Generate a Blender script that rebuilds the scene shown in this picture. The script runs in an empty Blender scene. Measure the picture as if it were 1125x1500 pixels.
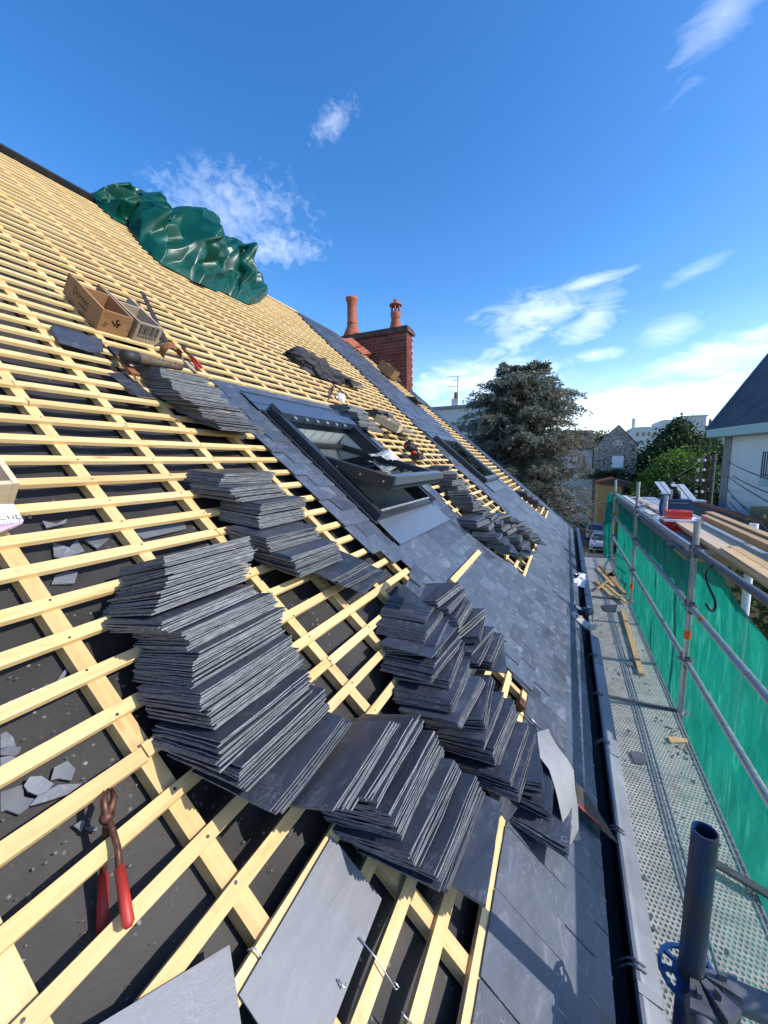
import bpy, math, random
from mathutils import Vector, Matrix, noise as mnoise
random.seed(7)
sc = bpy.context.scene
V = Vector
# ------------------------------------------------------------------ camera
F = 571.0; CX, CY = 562.5, 750.0
_a = V((268., -76., F)).normalized()                      # direction along the eave, seen from the camera
_u = -V((58., 4490., F)); _u = (_u - _a * _u.dot(_a)).normalized()
_l = _u.cross(_a)
ROT = Matrix((_a, _l, _u))                                # camera axes (right, down, forward) -> world (along eave, upslope side, up)
cam_d = bpy.data.cameras.new('camera'); cam = bpy.data.objects.new('camera', cam_d)
sc.collection.objects.link(cam); sc.camera = cam
cam_d.sensor_fit = 'HORIZONTAL'; cam_d.sensor_width = 36.0; cam_d.lens = 36.0 * F / 1125.0
cam_d.clip_start = 0.02; cam_d.clip_end = 3000
cr, cd, cf = ROT @ V((1, 0, 0)), ROT @ V((0, 1, 0)), ROT @ V((0, 0, 1))
m = Matrix.Identity(4)
for i in range(3):
    m[i][0] = cr[i]; m[i][1] = -cd[i]; m[i][2] = -cf[i]
cam.matrix_world = m
# ------------------------------------------------------------------ light
SUN_AZ, SUN_EL = math.radians(8), math.radians(33)        # azimuth measured from -Y towards +X
sdir = V((math.sin(SUN_AZ) * math.cos(SUN_EL), -math.cos(SUN_AZ) * math.cos(SUN_EL), math.sin(SUN_EL)))
sun_d = bpy.data.lights.new('sun', 'SUN'); sun = bpy.data.objects.new('sun', sun_d); sc.collection.objects.link(sun)
sun_d.energy = 2.95; sun_d.angle = math.radians(0.5); sun_d.color = (1.0, 0.94, 0.84)
sun.rotation_euler = sdir.to_track_quat('Z', 'Y').to_euler(); sun.location = (0, -6, 12)
sc.view_settings.view_transform = 'Standard'; sc.view_settings.look = 'None'
sc.view_settings.exposure = 0.85; sc.view_settings.gamma = 1.0; sc.view_settings.use_curve_mapping = False
sc.cycles.max_bounces = 8; sc.cycles.transparent_max_bounces = 16
try:
    sc.cycles.use_denoising = True
except Exception:
    pass

# ------------------------------------------------------------------ pixel rays onto real surfaces
TH = math.radians(40.75)
AX, AU, AN = V((1, 0, 0)), V((0, math.cos(TH), math.sin(TH))), V((0, -math.sin(TH), math.cos(TH)))
def RW(u, v, n=0.0): return AX * u + AU * v + AN * (n - 1.0)
def ray(px, py): return ROT @ V((px - CX, py - CY, F))
def onX(px, py, x): d = ray(px, py); return d * (x / d.x)
def onY(px, py, y): d = ray(px, py); return d * (y / d.y)
def onZ(px, py, z): d = ray(px, py); return d * (z / d.z)
def onR(px, py, n=0.0):
    d = ray(px, py); p = d * ((n - 1.0) / d.dot(AN)); return p.dot(AX), p.dot(AU)
def RP(px, py, n=0.0): u, v = onR(px, py, n); return RW(u, v, n)

# ------------------------------------------------------------------ node helpers
class NT:
    def __init__(s, tree): s.t = tree; s.n = tree.nodes; s.l = tree.links
    def new(s, typ, **kw):
        n = s.n.new(typ)
        for k, v in kw.items():
            if k.startswith('_'): setattr(n, k[1:], v)
            else: n.inputs[k.replace('__', ' ')].default_value = v
        return n
    def link(s, a, b): s.l.new(a, b)
    def val(s, sock, x):
        if hasattr(x, 'links') or isinstance(x, bpy.types.NodeSocket): s.link(x, sock)
        else: sock.default_value = x
    def math(s, op, a, b=0.0, c=None, clamp=False):
        n = s.n.new('ShaderNodeMath'); n.operation = op; n.use_clamp = clamp
        s.val(n.inputs[0], a); s.val(n.inputs[1], b)
        if c is not None: s.val(n.inputs[2], c)
        return n.outputs[0]
    def vmath(s, op, a, b=(0, 0, 0)):
        n = s.n.new('ShaderNodeVectorMath'); n.operation = op
        s.val(n.inputs[0], a); s.val(n.inputs[1], b)
        return n.outputs['Value'] if op in ('DOT_PRODUCT', 'LENGTH') else n.outputs[0]
    def mix(s, fac, a, b, mode='MIX'):
        n = s.n.new('ShaderNodeMix'); n.data_type = 'RGBA'; n.blend_type = mode
        s.val(n.inputs[0], fac)
        for sock, x in ((n.inputs[6], a), (n.inputs[7], b)):
            if isinstance(x, (tuple, list)): sock.default_value = (*x[:3], 1)
            else: s.link(x, sock)
        return n.outputs[2]
    def ramp(s, fac, a, b, lo=0.0, hi=1.0):
        n = s.n.new('ShaderNodeMapRange'); n.inputs['From Min'].default_value = a; n.inputs['From Max'].default_value = b
        n.inputs['To Min'].default_value = lo; n.inputs['To Max'].default_value = hi
        s.val(n.inputs[0], fac); return n.outputs[0]
    def noise(s, vec, scale, detail=4, rough=0.55, dist=0.0):
        n = s.n.new('ShaderNodeTexNoise'); n.inputs['Scale'].default_value = scale; n.inputs['Detail'].default_value = detail
        n.inputs['Roughness'].default_value = rough; n.inputs['Distortion'].default_value = dist
        if vec is not None: s.link(vec, n.inputs['Vector'])
        return n.outputs[0]
    def mapping(s, vec, scale=(1, 1, 1), loc=(0, 0, 0), rot=(0, 0, 0)):
        n = s.n.new('ShaderNodeMapping'); s.link(vec, n.inputs[0])
        for k, x in (('Location', loc), ('Rotation', rot), ('Scale', scale)): s.val(n.inputs[k], x)
        return n.outputs[0]

def mat(name, rough=0.6, spec=0.5, metal=0.0):
    mm = bpy.data.materials.new(name); mm.use_nodes = True
    g = NT(mm.node_tree); g.n.clear()
    out = g.n.new('ShaderNodeOutputMaterial'); p = g.n.new('ShaderNodeBsdfPrincipled')
    g.link(p.outputs[0], out.inputs[0])
    p.inputs['Roughness'].default_value = rough; p.inputs['Metallic'].default_value = metal
    p.inputs['Specular IOR Level'].default_value = spec
    g.p, g.out = p, out
    g.tc = g.n.new('ShaderNodeTexCoord'); g.obj = g.tc.outputs['Object']
    g.geo = g.n.new('ShaderNodeNewGeometry'); g.pos = g.geo.outputs['Position']
    oi = g.n.new('ShaderNodeObjectInfo'); g.rnd = oi.outputs['Random']; g.isl = g.geo.outputs['Random Per Island']
    return mm, g
def bump(g, h, strength=0.3, dist=0.01):
    b = g.n.new('ShaderNodeBump'); b.inputs['Strength'].default_value = strength; b.inputs['Distance'].default_value = dist
    g.link(h, b.inputs['Height']); g.link(b.outputs[0], g.p.inputs['Normal'])
def simple(name, col, rough=0.6, spec=0.5, metal=0.0, vary=0.18, scale=12.0, bmp=0.0, rndvary=0.0):
    mm, g = mat(name, rough, spec, metal)
    n = g.noise(g.obj, scale, 5, 0.6)
    k = g.ramp(n, 0.3, 0.7, 1 - vary, 1 + vary)
    if rndvary:
        r = g.math('FRACT', g.math('ADD', g.rnd, g.isl))
        k = g.math('MULTIPLY', k, g.ramp(r, 0, 1, 1 - rndvary, 1 + rndvary))
    v = g.n.new('ShaderNodeVectorMath'); v.operation = 'SCALE'
    v.inputs[0].default_value = col; g.link(k, v.inputs['Scale'])
    g.link(v.outputs[0], g.p.inputs['Base Color'])
    g.link(g.ramp(n, 0.3, 0.7, rough * 0.85, min(1, rough * 1.15)), g.p.inputs['Roughness'])
    if bmp: bump(g, n, bmp, 0.004)
    return mm

def wood_mat(name, c1, c2, knots=True, grey=0.0):
    mm, g = mat(name, 0.62, 0.25)
    off = g.n.new('ShaderNodeCombineXYZ'); r100 = g.math('MULTIPLY', g.rnd, 57.0)
    i100 = g.math('MULTIPLY', g.isl, 31.0); g.link(r100, off.inputs[0]); g.link(r100, off.inputs[1]); g.link(i100, off.inputs[2])
    vec = g.vmath('ADD', g.obj, off.outputs[0])
    grain = g.noise(g.mapping(vec, (2.0, 42, 42)), 1.6, 6, 0.6, 0.4)
    big = g.noise(g.mapping(vec, (2.2, 9, 9)), 1.0, 3)
    r = g.math('FRACT', g.math('ADD', g.rnd, g.isl))
    c = g.mix(g.ramp(grain, 0.38, 0.68), c1, c2)
    c = g.mix(g.math('MULTIPLY', g.ramp(big, 0.45, 0.75), 0.5), c, c2)
    c = g.mix(g.math('MULTIPLY', r, 0.4), c, (c1[0] * 1.05, c1[1] * 1.08, c1[2] * 1.3))
    r3 = g.math('FRACT', g.math('MULTIPLY', r, 13.7)); c = g.mix(g.ramp(r3, 0.55, 1.0, 0, 0.45), c, (c2[0] * .92, c2[1] * .85, c2[2] * .8))
    if knots:
        vo = g.n.new('ShaderNodeTexVoronoi'); vo.inputs['Scale'].default_value = 1.0
        g.link(g.mapping(vec, (3.2, 13, 13)), vo.inputs['Vector'])
        kn = g.ramp(vo.outputs['Distance'], 0.05, 0.13, 1, 0)
        kn = g.math('MAXIMUM', kn, 0.0); c = g.mix(g.math('MULTIPLY', kn, 0.7), c, (0.3, 0.15, 0.06))
        st = g.noise(g.mapping(vec, (5, 9, 9), (11, 3, 7)), 1.4, 5, 0.7)
        c = g.mix(g.ramp(st, 0.58, 0.78, 0, 0.6), c, (0.42, 0.19, 0.07))
        st2 = g.noise(g.mapping(vec, (14, 40, 40), (1, 9, 4)), 1.0, 4, 0.7)
        c = g.mix(g.ramp(st2, 0.6, 0.82, 0, 0.5), c, (0.2, 0.15, 0.10))
    if grey: c = g.mix(grey, c, (0.3, 0.29, 0.27))
    g.link(c, g.p.inputs['Base Color']); bump(g, grain, 0.25, 0.003)
    return mm

def slate_mat(name, base, light, rough, edge=False, blot=0.6):
    mm, g = mat(name, rough, 0.5)
    off = g.n.new('ShaderNodeCombineXYZ'); r = g.math('FRACT', g.math('ADD', g.math('MULTIPLY', g.rnd, 7.3), g.isl))
    r100 = g.math('MULTIPLY', r, 43.0); g.link(r100, off.inputs[0]); g.link(r100, off.inputs[1]); g.link(r100, off.inputs[2])
    vec = g.vmath('ADD', g.obj, off.outputs[0])
    if edge:
        n = g.noise(g.mapping(vec, (30, 60, 60)), 1.0, 4, 0.7)
        c = g.mix(g.ramp(n, 0.3, 0.7), base, light)
        c = g.mix(g.math('MULTIPLY', r, 0.5), c, base)
        h = n
    else:
        n1 = g.noise(g.mapping(vec, (5, 11, 11)), 1.3, 7, 0.68, 0.6)
        n2 = g.noise(g.mapping(vec, (40, 90, 90)), 1.0, 4, 0.7)
        c = g.mix(g.ramp(n1, 0.3, 0.75), (base[0] * .75, base[1] * .75, base[2] * .78), (base[0] * 1.25, base[1] * 1.25, base[2] * 1.25))
        c = g.mix(g.math('MULTIPLY', g.ramp(n1, 0.56, 0.72), blot), c, light)
        c = g.mix(g.ramp(n2, 0.68, 0.85, 0, 0.35), c, light)
        n3 = g.noise(g.mapping(vec, (7, 10, 10), (3, 1, 8)), 1.2, 5, 0.65, 1.2)
        vein = g.math('SUBTRACT', 1.0, g.math('MULTIPLY', g.math('ABSOLUTE', g.math('SUBTRACT', n3, 0.52)), 70.0), clamp=True)
        vein = g.math('MULTIPLY', vein, g.ramp(g.noise(g.mapping(vec, (6, 9, 9), (9, 5, 2)), 1.0, 3), 0.48, 0.62), clamp=True)
        c = g.mix(g.math('MULTIPLY', vein, blot), c, (light[0] * 1.5, light[1] * 1.5, light[2] * 1.5))
        k = g.ramp(r, 0, 1, 0.72, 1.3)
        vv = g.n.new('ShaderNodeVectorMath'); vv.operation = 'SCALE'; g.link(c, vv.inputs[0]); g.link(k, vv.inputs['Scale'])
        c = vv.outputs[0]
        h = g.math('ADD', n1, g.math('MULTIPLY', n2, 0.4))
        g.link(g.ramp(n1, 0.3, 0.75, rough - 0.1, rough + 0.14), g.p.inputs['Roughness'])
    g.link(c, g.p.inputs['Base Color']); bump(g, h, 0.35, 0.004)
    return mm

def worn_tube():
    mm, g = mat('worn_blue_tube', 0.42, 0.5, 0.25)
    n = g.noise(g.mapping(g.pos, (9, 9, 4)), 1.6, 6, 0.7, 0.6); n2 = g.noise(g.pos, 55, 4, 0.7)
    c = g.mix(g.ramp(n, 0.42, 0.6), (0.035, 0.045, 0.055), (0.006, 0.045, 0.14))
    c = g.mix(g.ramp(n2, 0.62, 0.8, 0, 0.7), c, (0.12, 0.13, 0.14))
    g.link(c, g.p.inputs['Base Color']); bump(g, n2, 0.2, 0.002)
    return mm
M = {}
M['batten'] = wood_mat('pine_batten', (0.71, 0.525, 0.25), (0.54, 0.355, 0.145))
M['rafter'] = wood_mat('pine_rafter', (0.68, 0.48, 0.22), (0.50, 0.31, 0.12))
M['plank'] = wood_mat('old_plank', (0.50, 0.34, 0.17), (0.33, 0.21, 0.10))
M['lightplank'] = wood_mat('light_plank', (0.66, 0.47, 0.24), (0.52, 0.35, 0.17))
M['ply'] = wood_mat('pale_board', (0.60, 0.47, 0.32), (0.50, 0.38, 0.25), knots=False)
M['greywood'] = wood_mat('grey_board', (0.55, 0.5, 0.44), (0.42, 0.38, 0.33), knots=False, grey=0.3)
M['oak'] = wood_mat('brown_box_board', (0.36, 0.20, 0.095), (0.27, 0.145, 0.065), knots=False)
M['greybox'] = wood_mat('grey_box_board', (0.40, 0.33, 0.25), (0.30, 0.245, 0.18), knots=False)
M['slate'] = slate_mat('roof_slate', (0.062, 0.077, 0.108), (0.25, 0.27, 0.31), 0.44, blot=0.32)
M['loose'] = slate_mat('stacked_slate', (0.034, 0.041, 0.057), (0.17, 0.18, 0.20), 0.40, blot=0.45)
M['plainslate'] = slate_mat('plain_grey_slate', (0.165, 0.175, 0.195), (0.24, 0.25, 0.265), 0.55, blot=0.25)
M['edge'] = slate_mat('slate_cut_edge', (0.07, 0.077, 0.088), (0.285, 0.30, 0.325), 0.8, edge=True)
M['shard'] = slate_mat('broken_slate', (0.12, 0.13, 0.15), (0.22, 0.23, 0.25), 0.5)
M['zinc'] = simple('zinc_sheet', (0.205, 0.22, 0.24), 0.5, 0.5, 0.15, 0.25, 5, 0.05)
M['lead'] = simple('lead_strip', (0.25, 0.255, 0.27), 0.5, 0.5, 0.15, 0.12, 9, 0.1)
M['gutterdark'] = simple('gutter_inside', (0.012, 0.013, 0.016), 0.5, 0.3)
M['alu'] = simple('anthracite_aluminium', (0.032, 0.037, 0.045), 0.33, 0.6, 0.3, 0.1)
M['bluealu'] = simple('blue_grey_flashing', (0.075, 0.105, 0.16), 0.35, 0.6, 0.35, 0.1)
M['apron'] = simple('apron_flashing', (0.15, 0.175, 0.22), 0.3, 0.6, 0.45, 0.08, 4)
M['galv'] = simple('galvanised_steel', (0.36, 0.39, 0.42), 0.42, 0.5, 0.55, 0.22, 25)
M['darkgalv'] = simple('weathered_steel', (0.12, 0.125, 0.14), 0.5, 0.5, 0.4, 0.3, 25)
M['bluetube'] = worn_tube()
M['bluering'] = simple('blue_enamel', (0.008, 0.045, 0.16), 0.4, 0.5, 0.0, 0.2)
M['orange'] = simple('orange_tape', (0.75, 0.10, 0.02), 0.5)
M['blackpl'] = simple('black_plastic', (0.01, 0.01, 0.012), 0.4)
M['rubber'] = simple('dark_rubber', (0.02, 0.02, 0.022), 0.6)
M['cloth'] = simple('black_work_cloth', (0.035, 0.037, 0.045), 0.75, 0.3, 0, 0.3, 30, 0.2)
M['white'] = simple('white_rag', (0.75, 0.75, 0.74), 0.8, 0.2, 0, 0.12, 20)
M['redmark'] = simple('red_paint_mark', (0.22, 0.01, 0.018), 0.5)
M['greypost'] = simple('grey_pole', (0.13, 0.125, 0.12), 0.8, 0.2, 0, 0.2)
M['trim'] = simple('sash_trim_metal', (0.13, 0.15, 0.18), 0.35, 0.6, 0.4, 0.08)
M['traymetal'] = simple('pale_sheet_metal', (0.5, 0.52, 0.55), 0.4, 0.5, 0.3, 0.1)
M['red'] = simple('red_grip', (0.36, 0.028, 0.02), 0.5, 0.5, 0, 0.2, 20)
M['redpl'] = simple('red_plastic', (0.55, 0.02, 0.015), 0.3, 0.5, 0, 0.1)
M['rust'] = simple('rusty_iron', (0.10, 0.04, 0.025), 0.5, 0.5, 0.4, 0.6, 60, 0.2)
M['steel'] = simple('worn_steel', (0.22, 0.22, 0.23), 0.35, 0.5, 0.7, 0.3, 40)
M['darksteel'] = simple('dark_tool_steel', (0.055, 0.045, 0.042), 0.5, 0.4, 0.4, 0.4, 40)
M['leather'] = simple('tan_leather', (0.22, 0.085, 0.035), 0.6, 0.3, 0, 0.3, 40, 0.1)
M['darkleather'] = simple('old_leather', (0.11, 0.08, 0.055), 0.65, 0.3, 0, 0.4, 30, 0.2)
M['wire'] = simple('bright_hook_wire', (0.6, 0.6, 0.6), 0.3, 0.5, 0.8, 0.1)
M['navy'] = simple('navy_tool_bag', (0.012, 0.045, 0.10), 0.55, 0.4)
M['plaster'] = simple('white_render', (0.62, 0.61, 0.58), 0.85, 0.2, 0, 0.06, 2)
M['creamplaster'] = simple('cream_render', (0.82, 0.80, 0.75), 0.85, 0.2, 0, 0.06, 2)
M['ochre'] = simple('ochre_render', (0.45, 0.31, 0.13), 0.85, 0.2, 0, 0.1, 2)
M['mint'] = simple('mint_fascia', (0.46, 0.58, 0.52), 0.6, 0.3, 0, 0.06)
M['clay'] = simple('terracotta', (0.33, 0.10, 0.055), 0.7, 0.3, 0, 0.3, 9, 0.15)
M['glassdark'] = simple('window_dark', (0.03, 0.035, 0.045), 0.08, 0.8)
M['whiteframe'] = simple('white_painted_wood', (0.78, 0.79, 0.82), 0.5, 0.3, 0, 0.04)
M['bark'] = simple('bark', (0.09, 0.065, 0.045), 0.9, 0.2, 0, 0.35, 8, 0.5)
M['concrete'] = simple('concrete', (0.30, 0.29, 0.27), 0.85, 0.2, 0, 0.2, 6, 0.2)
M['lining'] = simple('pale_lining', (0.50, 0.56, 0.55), 0.5, 0.4, 0, 0.04)
M['room'] = simple('room_wall', (0.26, 0.33, 0.33), 0.6, 0.3, 0, 0.05)
M['carsilver'] = simple('silver_paint', (0.45, 0.47, 0.5), 0.25, 0.6, 0.4, 0.03)
M['cargrey'] = simple('grey_paint', (0.38, 0.41, 0.44), 0.25, 0.6, 0.3, 0.03)
M['tyre'] = simple('tyre', (0.015, 0.015, 0.016), 0.8)
M['paper'] = simple('white_paper', (0.75, 0.74, 0.76), 0.7, 0.2, 0, 0.05)
M['pink'] = simple('pale_violet_print', (0.5, 0.33, 0.55), 0.7, 0.2)
def m_wrap():
    mm, g = mat('clear_plastic_wrap', 0.2, 0.6)
    g.p.inputs['Base Color'].default_value = (0.8, 0.82, 0.84, 1)
    tr = g.n.new('ShaderNodeBsdfTransparent'); ms = g.n.new('ShaderNodeMixShader'); ms.inputs[0].default_value = 0.55
    g.link(g.p.outputs[0], ms.inputs[1]); g.link(tr.outputs[0], ms.inputs[2]); g.link(ms.outputs[0], g.out.inputs[0]); return mm
M['wrap'] = m_wrap()
M['ink'] = simple('black_ink', (0.02, 0.016, 0.013), 0.8, 0.1)
M['greyink'] = simple('grey_ink', (0.07, 0.07, 0.07), 0.8, 0.1, 0, 0.4, 60)
M['brownink'] = simple('faded_brown_ink', (0.10, 0.055, 0.03), 0.8, 0.1)
M['palewood'] = wood_mat('pale_crate_wood', (0.60, 0.48, 0.32), (0.5, 0.39, 0.25), knots=False)

def m_underlay():
    mm, g = mat('black_underlay', 0.62, 0.35)
    n = g.noise(g.pos, 3.0, 6, 0.65); n2 = g.noise(g.pos, 160.0, 2, 0.6); n3 = g.noise(g.pos, 9.0, 5, 0.7)
    c = g.mix(g.ramp(n, 0.3, 0.75), (0.018, 0.0175, 0.018), (0.044, 0.041, 0.04))
    c = g.mix(g.ramp(n3, 0.58, 0.8, 0, 0.5), c, (0.075, 0.068, 0.064))
    vo = g.n.new('ShaderNodeTexVoronoi'); vo.inputs['Scale'].default_value = 42.0; g.link(g.pos, vo.inputs['Vector'])
    sp = g.math('MULTIPLY', g.ramp(vo.outputs['Distance'], 0.10, 0.19, 1, 0), g.ramp(g.noise(g.pos, 7, 3), 0.5, 0.62, 0, 1))
    c = g.mix(g.math('MULTIPLY', g.math('MAXIMUM', sp, 0.0), 0.65), c, (0.33, 0.31, 0.28))
    g.link(c, g.p.inputs['Base Color'])
    bump(g, g.math('ADD', g.math('MULTIPLY', n2, 0.12), n3), 0.22, 0.01)
    return mm
M['underlay'] = m_underlay()
def m_tarp():
    mm, g = mat('green_vinyl_tarpaulin', 0.3, 0.36)
    n = g.noise(g.pos, 5, 5, 0.6)
    g.link(g.mix(g.ramp(n, 0.3, 0.7), (0.0, 0.042, 0.029), (0.002, 0.072, 0.050)), g.p.inputs['Base Color'])
    g.link(g.ramp(n, 0.3, 0.7, 0.30, 0.46), g.p.inputs['Roughness'])
    return mm
M['tarp'] = m_tarp()
def m_net():
    mm, g = mat('green_debris_netting', 0.6, 0.2)
    n = g.noise(g.mapping(g.pos, (1.2, 1, 0.5)), 5, 5, 0.6, 1.0)
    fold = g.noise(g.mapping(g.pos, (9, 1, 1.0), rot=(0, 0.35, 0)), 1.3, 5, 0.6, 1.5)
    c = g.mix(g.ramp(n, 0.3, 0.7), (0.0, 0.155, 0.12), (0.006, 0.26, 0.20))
    c = g.mix(g.ramp(fold, 0.55, 0.72, 0, 0.65), c, (0.08, 0.46, 0.37))  # light and shade of folds painted into the net colour as streaks
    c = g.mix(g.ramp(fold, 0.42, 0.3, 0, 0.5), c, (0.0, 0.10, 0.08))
    g.link(c, g.p.inputs['Base Color'])
    tl = g.n.new('ShaderNodeBsdfTranslucent'); g.link(c, tl.inputs[0])
    tr = g.n.new('ShaderNodeBsdfTransparent')
    m1 = g.n.new('ShaderNodeMixShader'); m1.inputs[0].default_value = 0.6; g.link(g.p.outputs[0], m1.inputs[1]); g.link(tl.outputs[0], m1.inputs[2])
    m2 = g.n.new('ShaderNodeMixShader'); sy = g.n.new('ShaderNodeSeparateXYZ'); g.link(g.geo.outputs['Incoming'], sy.inputs[0])
    g.link(g.math('MULTIPLY', g.ramp(g.math('ABSOLUTE', sy.outputs[1]), 0.28, 0.82, 0.03, 0.80), g.ramp(fold, 0.45, 0.75, 1.0, 0.45), clamp=True), m2.inputs[0])
    g.link(m1.outputs[0], m2.inputs[1]); g.link(tr.outputs[0], m2.inputs[2]); g.link(m2.outputs[0], g.out.inputs[0])
    return mm
M['net'] = m_net()
def m_deck():
    mm, g = mat('perforated_steel_deck', 0.5, 0.5, 0.08)
    sep = g.n.new('ShaderNodeSeparateXYZ'); g.link(g.pos, sep.inputs[0])
    x = g.math('DIVIDE', sep.outputs[0], 0.026); y = g.math('DIVIDE', sep.outputs[1], 0.0215)
    row = g.math('FLOOR', x); sh = g.math('MULTIPLY', g.math('MODULO', g.math('ABSOLUTE', row), 2.0), 0.5)
    fx = g.math('SUBTRACT', g.math('FRACT', x), 0.5); fy = g.math('SUBTRACT', g.math('FRACT', g.math('ADD', y, sh)), 0.5)
    d = g.math('SQRT', g.math('ADD', g.math('POWER', g.math('MULTIPLY', fx, 1.25), 2.0), g.math('POWER', fy, 2.0)))
    hole = g.ramp(d, 0.23, 0.27, 1, 0); hole = g.math('MINIMUM', g.math('MAXIMUM', hole, 0.0), 1.0)
    ring = g.ramp(g.math('ABSOLUTE', g.math('SUBTRACT', d, 0.33)), 0.0, 0.12, 1, 0)
    n = g.noise(g.pos, 12, 5, 0.65)
    c = g.mix(g.ramp(n, 0.3, 0.7), (0.40, 0.40, 0.385), (0.58, 0.575, 0.55))
    n2 = g.noise(g.pos, 3.5, 4, 0.7); c = g.mix(g.ramp(n2, 0.5, 0.75, 0, 0.5), c, (0.2, 0.19, 0.17))
    g.link(c, g.p.inputs['Base Color']); bump(g, g.math('MAXIMUM', ring, 0.0), 0.9, 0.006)
    tr = g.n.new('ShaderNodeBsdfTransparent'); ms = g.n.new('ShaderNodeMixShader')
    g.link(hole, ms.inputs[0]); g.link(g.p.outputs[0], ms.inputs[1]); g.link(tr.outputs[0], ms.inputs[2]); g.link(ms.outputs[0], g.out.inputs[0])
    return mm
M['deck'] = m_deck()
def m_leaf(name, c1, c2, c3, f3=0.12, trans=0.25):
    mm, g = mat(name, 0.6, 0.3)
    r = g.isl
    c = g.mix(r, c1, c2)
    r2 = g.math('FRACT', g.math('MULTIPLY', r, 17.31))
    big = g.noise(g.pos, 0.55, 4, 0.6)
    c = g.mix(g.math('MULTIPLY', g.ramp(g.math('ADD', g.math('MULTIPLY', r2, 0.5), big), 0.95 - f3, 1.05 - f3), 0.8), c, c3)
    g.link(c, g.p.inputs['Base Color'])
    tl = g.n.new('ShaderNodeBsdfTranslucent'); g.link(c, tl.inputs[0])
    ms = g.n.new('ShaderNodeMixShader'); ms.inputs[0].default_value = trans
    g.link(g.p.outputs[0], ms.inputs[1]); g.link(tl.outputs[0], ms.inputs[2]); g.link(ms.outputs[0], g.out.inputs[0])
    return mm
M['cedarleaf'] = m_leaf('cedar_needles', (0.095, 0.118, 0.095), (0.225, 0.25, 0.215), (0.25, 0.155, 0.07), 0.06, 0.38)
M['darkleaf'] = m_leaf('dark_foliage', (0.02, 0.045, 0.018), (0.05, 0.09, 0.03), (0.07, 0.12, 0.03), 0.1)
M['brightleaf'] = m_leaf('bright_foliage', (0.05, 0.12, 0.015), (0.12, 0.22, 0.03), (0.16, 0.26, 0.04), 0.1, 0.35)
M['bushleaf'] = m_leaf('bush_foliage', (0.03, 0.06, 0.02), (0.09, 0.14, 0.04), (0.2, 0.22, 0.06), 0.14, 0.3)
def m_stone():
    mm, g = mat('rubble_stone', 0.9, 0.2)
    vo = g.n.new('ShaderNodeTexVoronoi'); vo.inputs['Scale'].default_value = 3.2; g.link(g.mapping(g.pos, (1, 1, 1.7)), vo.inputs['Vector'])
    v2 = g.n.new('ShaderNodeTexVoronoi'); v2.feature = 'DISTANCE_TO_EDGE'; v2.inputs['Scale'].default_value = 3.2
    g.link(g.mapping(g.pos, (1, 1, 1.7)), v2.inputs['Vector'])
    sp = g.n.new('ShaderNodeSeparateColor'); g.link(vo.outputs['Color'], sp.inputs[0])
    c = g.mix(sp.outputs[0], (0.07, 0.062, 0.055), (0.36, 0.33, 0.29))
    c = g.mix(g.ramp(v2.outputs['Distance'], 0.03, 0.1, 1, 0), c, (0.38, 0.36, 0.32))
    g.link(c, g.p.inputs['Base Color']); bump(g, v2.outputs['Distance'], 0.6, 0.05)
    return mm
M['stone'] = m_stone()
def m_tiles(name, c1, c2, sx, sz):
    mm, g = mat(name, 0.7, 0.3)
    b = g.n.new('ShaderNodeTexBrick'); b.inputs['Scale'].default_value = 1.0
    b.inputs['Color1'].default_value = (*c1, 1); b.inputs['Color2'].default_value = (*c2, 1)
    b.inputs['Mortar'].default_value = (c1[0] * .4, c1[1] * .4, c1[2] * .4, 1); b.inputs['Mortar Size'].default_value = 0.012
    b.inputs['Brick Width'].default_value = sx; b.inputs['Row Height'].default_value = sz
    g.link(g.tc.outputs['UV'], b.inputs['Vector'])
    n = g.noise(g.pos, 1.2, 5, 0.65)
    c = g.mix(g.ramp(n, 0.35, 0.7, 0, 0.5), b.outputs[0], (c2[0] * 1.4, c2[1] * 1.4, c2[2] * 1.35))
    g.link(c, g.p.inputs['Base Color']); bump(g, b.outputs['Fac'], -0.4, 0.01)
    return mm
M['farslate'] = m_tiles('far_slate_roof', (0.05, 0.055, 0.065), (0.085, 0.09, 0.1), 0.24, 0.12)
M['darkroof'] = m_tiles('dark_tile_roof', (0.06, 0.045, 0.04), (0.09, 0.07, 0.06), 0.22, 0.14)
def m_brick():
    mm, g = mat('red_brick', 0.85, 0.2)
    n = g.noise(g.pos, 26, 5, 0.65); n2 = g.noise(g.pos, 2.2, 4, 0.6)
    c = g.mix(g.rnd, (0.125, 0.034, 0.027), (0.215, 0.068, 0.048))
    c = g.mix(g.ramp(n, 0.45, 0.75, 0, 0.5), c, (0.11, 0.045, 0.04))
    c = g.mix(g.ramp(n2, 0.55, 0.75, 0, 0.6), c, (0.09, 0.05, 0.045))
    g.link(c, g.p.inputs['Base Color']); bump(g, n, 0.4, 0.006)
    return mm
M['brick'] = m_brick()
M['mortar'] = simple('sooty_mortar', (0.40, 0.33, 0.29), 0.9, 0.1, 0, 0.3, 8, 0.3)
M['crown'] = simple('weathered_crown', (0.095, 0.07, 0.062), 0.9, 0.1, 0, 0.6, 8, 0.6)
def m_asphalt():
    mm, g = mat('asphalt', 0.85, 0.3)
    n = g.noise(g.pos, 0.4, 6, 0.65); n2 = g.noise(g.pos, 40, 3)
    g.link(g.mix(g.ramp(n, 0.3, 0.7), (0.045, 0.045, 0.048), (0.085, 0.082, 0.08)), g.p.inputs['Base Color']); bump(g, n2, 0.3, 0.01)
    return mm
M['asphalt'] = m_asphalt()
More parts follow.
